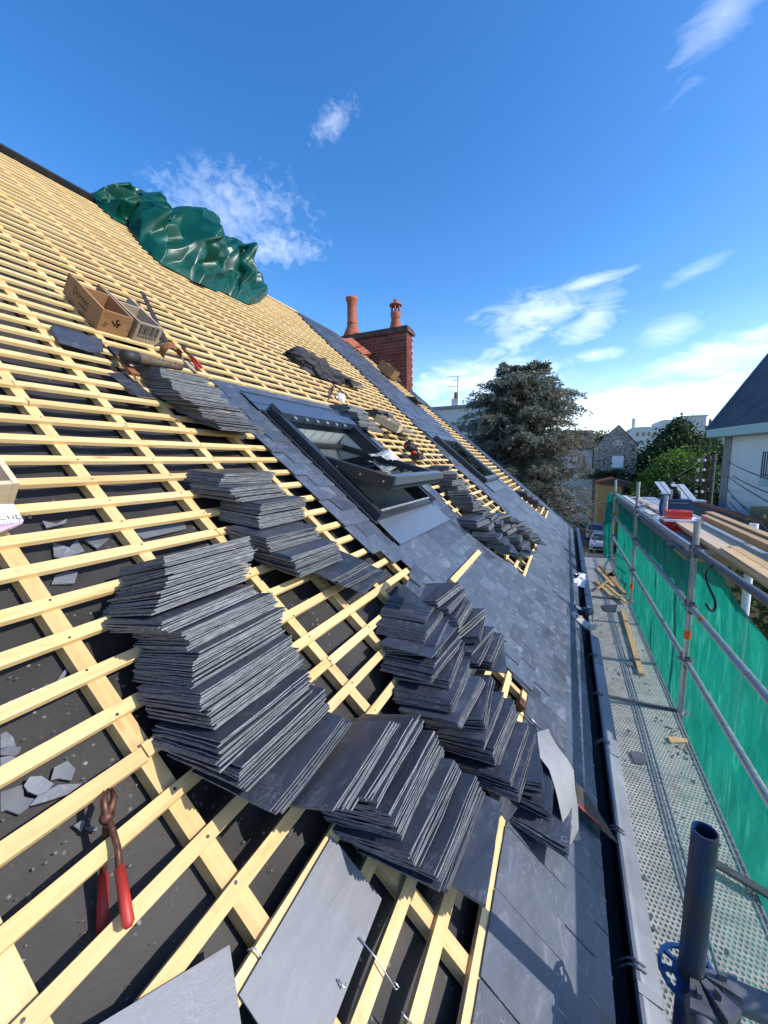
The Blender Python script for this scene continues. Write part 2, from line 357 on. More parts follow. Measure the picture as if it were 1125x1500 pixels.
def m_ground():
    mm, g = mat('ground', 0.95, 0.1)
    n = g.noise(g.pos, 0.12, 6, 0.65); n2 = g.noise(g.pos, 1.5, 5)
    c = g.mix(g.ramp(n, 0.4, 0.6), (0.035, 0.06, 0.02), (0.10, 0.09, 0.07))
    g.link(g.mix(g.ramp(n2, 0.4, 0.7, 0, 0.4), c, (0.07, 0.09, 0.03)), g.p.inputs['Base Color'])
    return mm
M['ground'] = m_ground()
def m_glass():
    mm, g = mat('glass', 0.02, 0.5)
    gl = g.n.new('ShaderNodeBsdfGlossy'); gl.inputs['Roughness'].default_value = 0.01; gl.inputs['Color'].default_value = (0.9, 0.97, 1, 1)
    tr = g.n.new('ShaderNodeBsdfTransparent'); tr.inputs[0].default_value = (0.62, 0.74, 0.74, 1)
    fr = g.n.new('ShaderNodeFresnel'); fr.inputs[0].default_value = 2.3
    ms = g.n.new('ShaderNodeMixShader'); g.link(fr.outputs[0], ms.inputs[0]); g.link(tr.outputs[0], ms.inputs[1]); g.link(gl.outputs[0], ms.inputs[2])
    g.link(ms.outputs[0], g.out.inputs[0]); return mm
M['glass'] = m_glass()
def m_clearred():
    mm, g = mat('clear_red_plastic', 0.15, 0.5)
    g.p.inputs['Base Color'].default_value = (0.8, 0.10, 0.09, 1)
    tr = g.n.new('ShaderNodeBsdfTransparent'); tr.inputs[0].default_value = (1, 0.55, 0.5, 1)
    ms = g.n.new('ShaderNodeMixShader'); ms.inputs[0].default_value = 0.45
    g.link(g.p.outputs[0], ms.inputs[1]); g.link(tr.outputs[0], ms.inputs[2]); g.link(ms.outputs[0], g.out.inputs[0]); return mm
M['clearred'] = m_clearred()

# ------------------------------------------------------------------ sky
world = bpy.data.worlds.new('World'); sc.world = world; world.use_nodes = True
g = NT(world.node_tree); g.n.clear()
wout = g.n.new('ShaderNodeOutputWorld'); bg = g.n.new('ShaderNodeBackground'); g.link(bg.outputs[0], wout.inputs[0])
sky = g.n.new('ShaderNodeTexSky'); sky.sky_type = 'NISHITA'; sky.sun_disc = False
sky.sun_elevation = SUN_EL; sky.sun_rotation = math.radians(180) - SUN_AZ
sky.altitude = 50; sky.air_density = 1.0; sky.dust_density = 0.6; sky.ozone_density = 2.5
tc = g.n.new('ShaderNodeTexCoord'); D = g.vmath('NORMALIZE', tc.outputs['Generated'])
hs = g.n.new('ShaderNodeHueSaturation'); hs.inputs['Saturation'].default_value = 1.33; hs.inputs['Value'].default_value = 1.14; hs.inputs['Hue'].default_value = 0.506
g.link(sky.outputs[0], hs.inputs['Color'])
sepd = g.n.new('ShaderNodeSeparateXYZ'); g.link(D, sepd.inputs[0])
wisp = g.noise(g.mapping(D, (5, 5, 14), rot=(0.2, 0.1, 0.3)), 2.2, 8, 0.62, 0.9)
puff = g.noise(g.mapping(D, (1, 1, 1.3)), 46.0, 6, 0.62, 0.4)
mask = None
def cloud(px, py, a, b, ang, strength, puffy=False):
    """a soft patch of cloud in the direction seen at that pixel; a, b half sizes in radians, ang its tilt"""
    global mask
    d = ray(px, py).normalized(); up = V((0, 0, 1)); r = d.cross(up).normalized(); w = r.cross(d)
    ca, sa = math.cos(ang), math.sin(ang); e1 = (r * ca + w * sa) / a; e2 = (w * ca - r * sa) / b
    x = g.vmath('DOT_PRODUCT', D, tuple(e1)); y = g.vmath('DOT_PRODUCT', D, tuple(e2))
    q = g.math('SUBTRACT', 1.0, g.math('SQRT', g.math('ADD', g.math('POWER', x, 2.0), g.math('POWER', y, 2.0))), clamp=True)
    q = g.math('MULTIPLY', q, g.math('GREATER_THAN', g.vmath('DOT_PRODUCT', D, tuple(d)), 0.3))
    t = puff if puffy else wisp
    k = g.math('MULTIPLY', g.ramp(g.math('ADD', g.math('MULTIPLY', q, 0.5), t), 0.62, 1.22), strength, clamp=True)
    k = g.math('MULTIPLY', k, g.ramp(q, 0.0, 0.25), clamp=True)
    mask = k if mask is None else g.math('MAXIMUM', mask, k)
cloud(335, 305, 0.20, 0.095, 0.15, 0.27, True); cloud(400, 362, 0.14, 0.05, 0.1, 0.36, True)
cloud(487, 178, 0.075, 0.03, 0.6, 0.26, True)
cloud(790, 462, 0.20, 0.07, 0.05, 0.5); cloud(868, 466, 0.10, 0.06, 0.8, 0.5); cloud(770, 495, 0.13, 0.035, 0.35, 0.65); cloud(865, 413, 0.10, 0.018, 0.12, 0.5)
cloud(985, 482, 0.08, 0.035, 0.1, 0.32); cloud(868, 520, 0.07, 0.02, 0, 0.5); cloud(1070, 515, 0.20, 0.05, 0.2, 0.65); cloud(1015, 400, 0.07, 0.02, 0.3, 0.22)
cloud(700, 560, 0.24, 0.07, 0.05, 0.75); cloud(960, 585, 0.32, 0.06, 0.02, 0.75); cloud(780, 610, 0.4, 0.06, 0, 0.6); cloud(1060, 20, 0.11, 0.05, 0.7, 0.28)
# broad thin bands low over the horizon all the way round, and a few scattered wisps elsewhere
low = g.math('MULTIPLY', g.ramp(sepd.outputs[2], 0.0, 0.06, 1.0, 1.0), g.ramp(sepd.outputs[2], 0.06, 0.20, 0.6, 0.0), clamp=True)
lowm = g.math('MULTIPLY', g.ramp(wisp, 0.33, 0.75), low, clamp=True)
mask = g.math('MAXIMUM', mask, lowm)
haze = g.ramp(sepd.outputs[2], 0.0, 0.30, 0.22, 0.0); haze = g.math('MAXIMUM', haze, 0.0)
skyc = g.mix(haze, hs.outputs[0], (6.4, 7.6, 9.0))
g.link(g.mix(mask, skyc, (8.6, 9.0, 9.6)), bg.inputs['Color'])
bg.inputs['Strength'].default_value = 0.132

# ------------------------------------------------------------------ object helpers
WM = {}
def reg(o, Mw, parent=None):
    sc.collection.objects.link(o)
    if parent is not None:
        o.parent = parent; o.matrix_parent_inverse = WM[parent].inverted()
    o.matrix_basis = Mw; WM[o] = Mw
    return o
def tag(o, label=None, cat=None, group=None, kind=None):
    if label: o['label'] = label
    if cat: o['category'] = cat
    if group: o['group'] = group
    if kind: o['kind'] = kind
    return o
def thing(name, label, cat, loc, group=None):
    o = bpy.data.objects.new(name, None); o.empty_display_size = 0.2
    reg(o, Matrix.Translation(V(loc))); return tag(o, label, cat, group)
def frame(o, x, y):
    x = V(x).normalized(); z = x.cross(V(y)).normalized(); y = z.cross(x)
    mm = Matrix.Identity(4)
    for i in range(3):
        mm[i][0] = x[i]; mm[i][1] = y[i]; mm[i][2] = z[i]; mm[i][3] = o[i]
    return mm
def roofM(u, v, n=0.0, yaw=0.0):
    return frame(RW(u, v, n), AX, AU) @ Matrix.Rotation(yaw, 4, 'Z')

class MB:
    def __init__(s): s.v = []; s.f = []; s.m = []; s.uv = {}
    def add(s, vs, fs, mi=0):
        b = len(s.v); s.v += [V(p) for p in vs]
        for f in fs: s.f.append([i + b for i in f]); s.m.append(mi)
        return s
    def hexa(s, p, mi=0):       # 8 points: bottom 4 ccw, top 4 ccw
        return s.add(p, [(3, 2, 1, 0), (4, 5, 6, 7), (0, 1, 5, 4), (1, 2, 6, 5), (2, 3, 7, 6), (3, 0, 4, 7)], mi)
    def box(s, x0, x1, y0, y1, z0, z1, mi=0):
        return s.hexa([(x0, y0, z0), (x1, y0, z0), (x1, y1, z0), (x0, y1, z0), (x0, y0, z1), (x1, y0, z1), (x1, y1, z1), (x0, y1, z1)], mi)
    def rbox(s, u0, u1, v0, v1, n0, n1, mi=0):
        return s.hexa([RW(a, b, c) for c in (n0, n1) for a, b in ((u0, v0), (u1, v0), (u1, v1), (u0, v1))], mi)
    def prism(s, poly, off, mi=0, side=None):
        n = len(poly); off = V(off); a = [V(p) for p in poly]
        s.add(a + [p + off for p in a], [list(range(n))[::-1], list(range(n, 2 * n))], mi)
        b = len(s.v) - 2 * n
        for i in range(n):
            j = (i + 1) % n; s.f.append([b + i, b + j, b + n + j, b + n + i]); s.m.append(mi if side is None else side)
        return s
    def path(s, pts, r, seg=8, mi=0, caps=True):
        pts = [V(p) for p in pts]; rs = r if isinstance(r, (list, tuple)) else [r] * len(pts)
        b = len(s.v); prev = None
        for i, p in enumerate(pts):
            t = (pts[min(i + 1, len(pts) - 1)] - pts[max(i - 1, 0)]).normalized()
            ref = prev if prev is not None else (V((0, 0, 1)) if abs(t.z) < .9 else V((1, 0, 0)))
            x = (ref - t * ref.dot(t)).normalized(); prev = x; y = t.cross(x)
            for k in range(seg):
                a = 2 * math.pi * k / seg; s.v.append(p + (x * math.cos(a) + y * math.sin(a)) * rs[i])
        for i in range(len(pts) - 1):
            for k in range(seg):
                k2 = (k + 1) % seg
                s.f.append([b + i * seg + k, b + i * seg + k2, b + (i + 1) * seg + k2, b + (i + 1) * seg + k]); s.m.append(mi)
        if caps:
            s.f.append([b + k for k in range(seg)][::-1]); s.m.append(mi)
            s.f.append([b + (len(pts) - 1) * seg + k for k in range(seg)]); s.m.append(mi)
        return s
    def lathe(s, prof, c, axis=(0, 0, 1), seg=16, mi=0):
        axis = V(axis).normalized(); x = axis.orthogonal().normalized(); y = axis.cross(x); c = V(c); b = len(s.v)
        for r, h in prof:
            for k in range(seg):
                a = 2 * math.pi * k / seg; s.v.append(c + axis * h + (x * math.cos(a) + y * math.sin(a)) * r)
        for i in range(len(prof) - 1):
            for k in range(seg):
                k2 = (k + 1) % seg; s.f.append([b + i * seg + k, b + i * seg + k2, b + (i + 1) * seg + k2, b + (i + 1) * seg + k]); s.m.append(mi)
        return s
    def grid(s, fn, nu, nv, mi=0):
        b = len(s.v)
        for j in range(nv + 1):
            for i in range(nu + 1): s.v.append(V(fn(i / nu, j / nv)))
        for j in range(nv):
            for i in range(nu):
                a = b + j * (nu + 1) + i; s.f.append([a, a + 1, a + nu + 2, a + nu + 1]); s.m.append(mi)
        return s
    def build(s, name, mats, parent=None, smooth=False, Mw=None, uvf=None):
        if not isinstance(mats, (list, tuple)): mats = [mats]
        if Mw is None:
            lo = [min(p[i] for p in s.v) for i in range(3)]; hi = [max(p[i] for p in s.v) for i in range(3)]
            Mw = Matrix.Translation(V([(a + b) / 2 for a, b in zip(lo, hi)]))
        inv = Mw.inverted(); me = bpy.data.meshes.new(name)
        me.from_pydata([tuple(inv @ p) for p in s.v], [], s.f)
        for mm in mats: me.materials.append(mm)
        me.polygons.foreach_set('material_index', s.m)
        if smooth: me.polygons.foreach_set('use_smooth', [True] * len(s.f))
        if smooth == 'auto': me.set_sharp_from_angle(angle=math.radians(38))
        if uvf:
            ul = me.uv_layers.new(name='UVMap')
            for lp in me.loops: ul.data[lp.index].uv = uvf(s.v[lp.vertex_index])
        me.update()
        return reg(bpy.data.objects.new(name, me), Mw, parent)
def obj_from(name, me, Mw, parent=None): return reg(bpy.data.objects.new(name, me), Mw, parent)
def board(name, p0, p1, wdir, w, t, mt, parent=None, Mw=None):
    """a straight timber from p0 to p1 (centre line of its top), wdir across"""
    p0, p1 = V(p0), V(p1); L = (p1 - p0).length; Mf = frame((p0 + p1) / 2, p1 - p0, wdir)
    mb = MB(); b = min(0.004, t * .2)
    for sx in (0,):
        mb.hexa([Mf @ V(q) for q in [(-L/2, -w/2, -t), (L/2, -w/2, -t), (L/2, w/2, -t), (-L/2, w/2, -t), (-L/2, -w/2 + b*.5, 0), (L/2, -w/2 + b*.5, 0), (L/2, w/2 - b*.5, 0), (-L/2, w/2 - b*.5, 0)]])
    return mb.build(name, mt, parent, Mw=Mf)
# ================================================================== GROUND AND STREET
GZ = -8.0
mb = MB(); mb.add([(-900, -900, GZ), (900, -900, GZ), (900, 900, GZ), (-900, 900, GZ)], [(0, 1, 2, 3)])
tag(mb.build('ground', M['ground']), kind='structure')
mb = MB(); mb.add([(-20, -4.6, GZ + .004), (75, -4.6, GZ + .004), (75, 1.6, GZ + .004), (-20, 1.6, GZ + .004)], [(0, 1, 2, 3)])
tag(mb.build('road', M['asphalt']), kind='structure')
mb = MB(); mb.box(-20, 75, -5.6, -4.6, GZ - .1, GZ + .13); tag(mb.build('pavement', M['concrete']), kind='structure')

# ================================================================== HOUSE UNDER REPAIR
V_EAVE, V_RIDGE, U0, U1 = -1.075, 5.74, -1.6, 9.25
house = thing('house', 'long house roof being re-slated, bare pale battens over black underlay', 'house', (4, 5, GZ))
ridge = RW(0, V_RIDGE, -0.06)
# walls and back slope
mb = MB()
eave = RW(0, V_EAVE, -0.12); YB = 2 * ridge.y - eave.y
for x0, x1 in ((U0, U0 + .3), (U1 - .35, U1 - .05)):
    mb.prism([(x0, .05, GZ), (x0, YB - .1, GZ), (x0, YB - .1, eave.z - .15), (x0, ridge.y, ridge.z - .12), (x0, .05, eave.z - .15)], (x1 - x0, 0, 0))
mb.box(U0, U1 - .05, .04, .34, GZ, eave.z - .14); mb.box(U0, U1 - .05, YB - .4, YB - .1, GZ, eave.z - .14)
mb.build('wall', M['creamplaster'], house)
mb = MB(); mb.hexa([(U0, ridge.y, ridge.z - .1), (U1, ridge.y, ridge.z - .1), (U1, YB + .3, eave.z - .35), (U0, YB + .3, eave.z - .35),
                    (U0, ridge.y + .02, ridge.z + .03), (U1, ridge.y + .02, ridge.z + .03), (U1, YB + .3, eave.z - .22), (U0, YB + .3, eave.z - .22)])
mb.build('roof', M['farslate'], house, uvf=lambda p: (p.x, p.y * 1.3))

# zones of finished slating, (u, v) in metres along the eave and up the slope
P1 = [(-1.7, -1.2), (-1.7, -.755), (2.06, -.755), (2.06, -.60), (2.24, -.54), (2.2, -.1), (2.1, .16), (1.93, .36), (1.87, .52), (1.87, 1.3), (1.90, 1.88),
      (3.62, 1.88), (3.66, .5), (3.5, .22), (3.46, -.06), (3.56, -.3), (3.66, -.64), (5.55, -.64), (5.52, .5), (5.5, .95), (5.75, 1.4), (6.05, 2.3),
      (6.3, 3.4), (6.4, 4.4), (6.75, 5.9), (8.2, 5.9), (8.15, 4.6), (7.85, 3.6), (7.9, 3.0), (7.95, 2.5), (7.7, 1.7), (7.65, .9), (7.5, .2), (7.35, -.2),
      (7.6, -.64), (8.93, -.64), (8.93, .1), (8.95, 3.85), (9.25, 3.85), (9.25, -1.2)]
def inpoly(u, v, P):
    c = False; n = len(P)
    for i in range(n):
        (x0, y0), (x1, y1) = P[i], P[i - 1]
        if (y0 > v) != (y1 > v) and u < (x1 - x0) * (v - y0) / (y1 - y0) + x0: c = not c
    return c
W1 = (2.19, 3.27, .57, 1.66); W2 = (5.98, 7.02, .62, 1.66)
def hole(u, v, e=0.0):
    return (W1[0] - .05 - e < u < W1[1] + .06 + e and .36 - e < v < 1.86 + e) or (W2[0] - .04 - e < u < W2[1] + .04 + e and .42 - e < v < 1.85 + e)
def slated(u, v): return inpoly(u, v, P1) and not hole(u, v)
def near(u, v, n=0): return RW(u, v, n).length

# underlay
mb = MB()
def und(a, b):
    u = U0 + (U1 - U0 - .3) * a; v = V_EAVE + (V_RIDGE + .01 - V_EAVE) * b
    ph = ((u - .18) / .3035) % 1.0
    sag = -.012 * math.sin(math.pi * ph) ** 2
    w = .006 * (mnoise.noise(V((u * 3, v * 5, 1))) + .6 * mnoise.noise(V((u * 9, v * 14, 5)))) + .006 * max(0, mnoise.noise(V((u * 1.4, v * 16, 9))))
    return RW(u, v, -.058 + sag + w * math.sin(math.pi * ph))
NU, NV = 220, 140
mb.grid(und, NU, NV)
keep = [f for f in mb.f if not (lambda c: W1[0] < c.x < W1[1] and W1[2] < c.dot(AU) < W1[3])(sum((mb.v[i] for i in f), V((0, 0, 0))) / 4)]
mb.f = keep; mb.m = [0] * len(keep)
mb.build('underlay', M['underlay'], house, smooth=True)
# black membrane strip and ridge board along the top
mb = MB(); mb.rbox(U0, 3.0, V_RIDGE - .02, V_RIDGE + .05, -.05, .05); mb.build('ridge_membrane', M['rubber'], house)
mb = MB(); mb.rbox(4.6, 6.75, V_RIDGE - .03, V_RIDGE + .06, -.05, .012); mb.build('ridge_board', M['lightplank'], house)

# rafters (the pale battens running up the slope)
RW_ = .044
k = 0
for i in range(-6, 31):
    u = .186 + .3035 * i
    if u > 9.15: break
    segs = [(V_EAVE + .02, V_RIDGE)]
    if W1[0] - .02 < u < W1[1] + .02: segs = [(V_EAVE + .02, W1[2] - .06), (W1[3] + .05, V_RIDGE)]
    for a, b in segs:
        vis = sum(1 for j in range(40) if not slated(u, a + (b - a) * (j + .5) / 40))
        if vis < 2: continue
        board('rafter', RW(u, a, -.0145), RW(u, b, -.0145), -AX, RW_ if i else .062, .031, M['rafter'], house)
# battens
PITCH = .1104; V_B0 = 1.205 - 21 * PITCH; BW = .0335
cand = []
rb = random.Random(3)
for k in range(0, 64):
    v = V_B0 + PITCH * k
    if v > V_RIDGE - .015: break
    runs = []; u = U0; on = False
    while u < 8.98:
        vis = not (slated(u, v - .045) and slated(u, v + .05)) and not hole(u, v, .01)
        if vis and not on: s0 = u; on = True
        if not vis and on: runs.append((s0, u)); on = False
        u += .03
    if on: runs.append((s0, 8.98))
    for a, b in runs:
        a2 = a if hole(a - .06, v, .02) else max(U0, a - .09); b2 = b if hole(b + .06, v, .02) else min(8.98, b + .09)
        cuts = [a2]; c = a2 + rb.uniform(1.2, 3.4)
        while c < b2 - .5:
            cuts.append(.18 + .3035 * round((c - .18) / .3035)); c = cuts[-1] + rb.uniform(2.1, 3.6)
        cuts.append(b2)
        for x0, x1 in zip(cuts, cuts[1:]):
            if x1 - x0 > .05: cand.append((near((x0 + x1) / 2, v) - .5 * (x1 - x0), x0 + .0015, x1 - .0015, v))
cand.sort()
def batten_args(x0, x1, v):
    j = rb.uniform(-.003, .003); sk = rb.uniform(-.003, .003)
    return RW(x0, v + j - sk, rb.uniform(-.001, .001)), RW(x1, v + j + sk, rb.uniform(-.001, .001)), AU, BW + rb.uniform(-.002, .002), .0145
rest = MB()
for i, (_, x0, x1, v) in enumerate(cand):
    p0, p1, w, bw, t = batten_args(x0, x1, v)
    if i < 298: board('batten', p0, p1, w, bw, t, M['batten'], house)
    else: rest.rbox(x0, x1, v - BW / 2, v + BW / 2, -.0145, 0)
if rest.v: tag(rest.build('batten', M['batten'], house, Mw=roofM(5, 3)), kind='stuff')
# nail heads on the nearer crossings
mb = MB(); rb = random.Random(5)
for k in range(5, 45):
    v = V_B0 + PITCH * k
    for i in range(-2, 8):
        u = .18 + .3035 * i
        if slated(u, v) or hole(u, v) or near(u, v) > 4 or rb.random() < .25: continue
        q = rb.uniform(.0028, .004); mb.lathe([(.0001, .001), (q, .0008), (q, -.001)], RW(u + rb.uniform(-.017, .017), v + rb.uniform(-.011, .011), 0), AN, 7)
tag(mb.build('nail_head', M['darksteel'], house), kind='stuff')

# ---- slates fixed on the roof
def slate_mesh(name, L, W, T, seed, chip=.004, two=True):
    r = random.Random(seed); pts = []
    n = 4
    for (x0, y0, x1, y1) in ((-L/2, 0, L/2, 0), (L/2, 0, L/2, W), (L/2, W, -L/2, W), (-L/2, W, -L/2, 0)):
        for i in range(n):
            t = i / n; c = 0 if i == 0 else 1
            pts.append(V((x0 + (x1 - x0) * t + r.uniform(-chip, chip) * .6, y0 + (y1 - y0) * t + r.uniform(-chip, chip) * .6, 0)))
    mb = MB(); mb.prism(pts, (0, 0, T), 0, 1)
    for p in mb.v: p.z += r.uniform(-.0003, .0003)
    me = bpy.data.meshes.new(name); me.from_pydata([tuple(p) for p in mb.v], [], mb.f)
    me.polygons.foreach_set('material_index', mb.m); me.update(); return me
SW, SE = .2125, .1085                                       # slate width and exposed course
roof_me = []
for i in range(5):                                          # local: x along the eave, y up the slope from the tail
    me = slate_mesh('roof_slate', SW - .003, .232, .0045, 20 + i, .0016); me.materials.append(M['slate']); me.materials.append(M['edge']); roof_me.append(me)
rs = []; rb = random.Random(11)
tails = [V_EAVE - .005] + [.93 + SE * k for k in range(-18, 46)]
for r_i, vt in enumerate(tails):
    if vt > V_RIDGE - .1: break
    off = (r_i % 2) * SW / 2 + .04
    for c in range(-9, 46):
        u = c * SW + off
        vc = vt + SE / 2
        a, b = u - SW / 2, u + SW / 2
        if not inpoly(u, vc, P1): continue
        if u > U1 - .1 or u < U0: continue
        # clip against skylight openings
        hs_ = [(W1[0] - .05, W1[1] + .06, .36, 1.80), (W2[0] - .04, W2[1] + .04, .42, 1.78)]
        bad = False
        for x0, x1, y0, y1 in hs_:
            if y0 - .03 < vc < y1:
                if a > x0 and b < x1: bad = True
                elif a < x0 < b: b = x0
                elif a < x1 < b: a = x1
        if bad or b - a < .03: continue
        rs.append((near(u, vt), (a + b) / 2, vt, (b - a) / SW))
rs.sort()
def slate_M(u, v, sx, r):
    tilt = math.atan2(.0115, .225)
    Mf = frame(RW(u + r.uniform(-.0012, .0012), v + r.uniform(-.002, .002), .0135 + r.uniform(-.0008, .0012)), AX, AU * math.cos(tilt) - AN * math.sin(tilt))
    return Mf @ Matrix.Rotation(r.uniform(-.008, .008), 4, 'Z') @ Matrix.Rotation(r.uniform(-.003, .003), 4, 'X') @ Matrix.Diagonal((sx, 1, 1, 1))
rest = MB()
for i, (_, u, v, sx) in enumerate(rs):
    Mx = slate_M(u, v, sx, rb); me = roof_me[rb.randrange(5)]
    if i < 298: obj_from('slate', me, Mx, house)
    else:
        w = (SW - .003) / 2
        rest.hexa([Mx @ V(p) for p in [(-w, 0, 0), (w, 0, 0), (w, .225, 0), (-w, .225, 0), (-w, 0, .0045), (w, 0, .0045), (w, .225, .0045), (-w, .225, .0045)]])
tag(rest.build('slate', M['slate'], house, Mw=roofM(6, 2)), kind='stuff')
# steel hooks at the tails
mb = MB()
for d, u, v, sx in rs:
    if d > 4.5 or sx < .9: continue
    p = RW(u, v, .0185); mb.path([p + AU * .028, p - AU * .002, p - AU * .004 - AN * .006], .0009, 4)
tag(mb.build('slate_hook', M['galv'], house), kind='stuff')

# ---- gutter
def EZ(x, y, z): return V((x, y, z))
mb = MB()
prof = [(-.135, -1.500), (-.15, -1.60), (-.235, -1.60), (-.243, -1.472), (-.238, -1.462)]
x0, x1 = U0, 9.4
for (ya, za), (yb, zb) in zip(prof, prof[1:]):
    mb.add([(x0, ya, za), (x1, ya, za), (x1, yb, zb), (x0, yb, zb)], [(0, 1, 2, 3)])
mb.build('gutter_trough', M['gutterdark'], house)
xs = [U0, .10, 1.13, 2.12, 3.1, 3.55]; xs2 = [4.28, 5.3, 6.3, 7.3, 8.4, 9.4]
for seq in (xs, xs2):
    for a, b in zip(seq, seq[1:]):
        mb = MB(); pr = [(-.234, -1.468), (-.240, -1.456), (-.250, -1.455), (-.262, -1.462), (-.298, -1.476), (-.304, -1.486), (-.304, -1.64)]
        for (ya, za), (yb, zb) in zip(pr, pr[1:]):
            e = .0015
            mb.add([(a + e, ya, za), (b - e, ya, za), (b - e, yb, zb), (a + e, yb, zb)], [(0, 1, 2, 3)])
        mb.prism([(b - .03, -.24, -1.4535), (b - .03, -.30, -1.4735), (b - .002, -.30, -1.4735), (b - .002, -.24, -1.4535)], (0, 0, .0025))
        mb.build('gutter_front', M['zinc'], house)
for i in range(17):
    x = .62 + .5 * i + (.04 if i % 2 else 0)
    if 3.5 < x < 4.2: continue
    mb = MB()
    for dx in (0, .016):
        mb.path([(x + dx, -.19, -1.49), (x + dx, -.222, -1.452), (x + dx, -.243, -1.448), (x + dx, -.268, -1.4585)], .003, 5)
    mb.build('gutter_bracket', M['darkgalv'] if i % 3 else M['zinc'], house)
mb = MB(); mb.box(U0, 9.2, -.125, -.02, -1.66, -1.49); mb.build('fascia', M['plank'], house)
# verge flashing at the far gable
mb = MB(); mb.rbox(9.2, 9.27, V_EAVE, 3.9, -.05, .022); mb.build('verge_flashing', M['bluealu'], house)

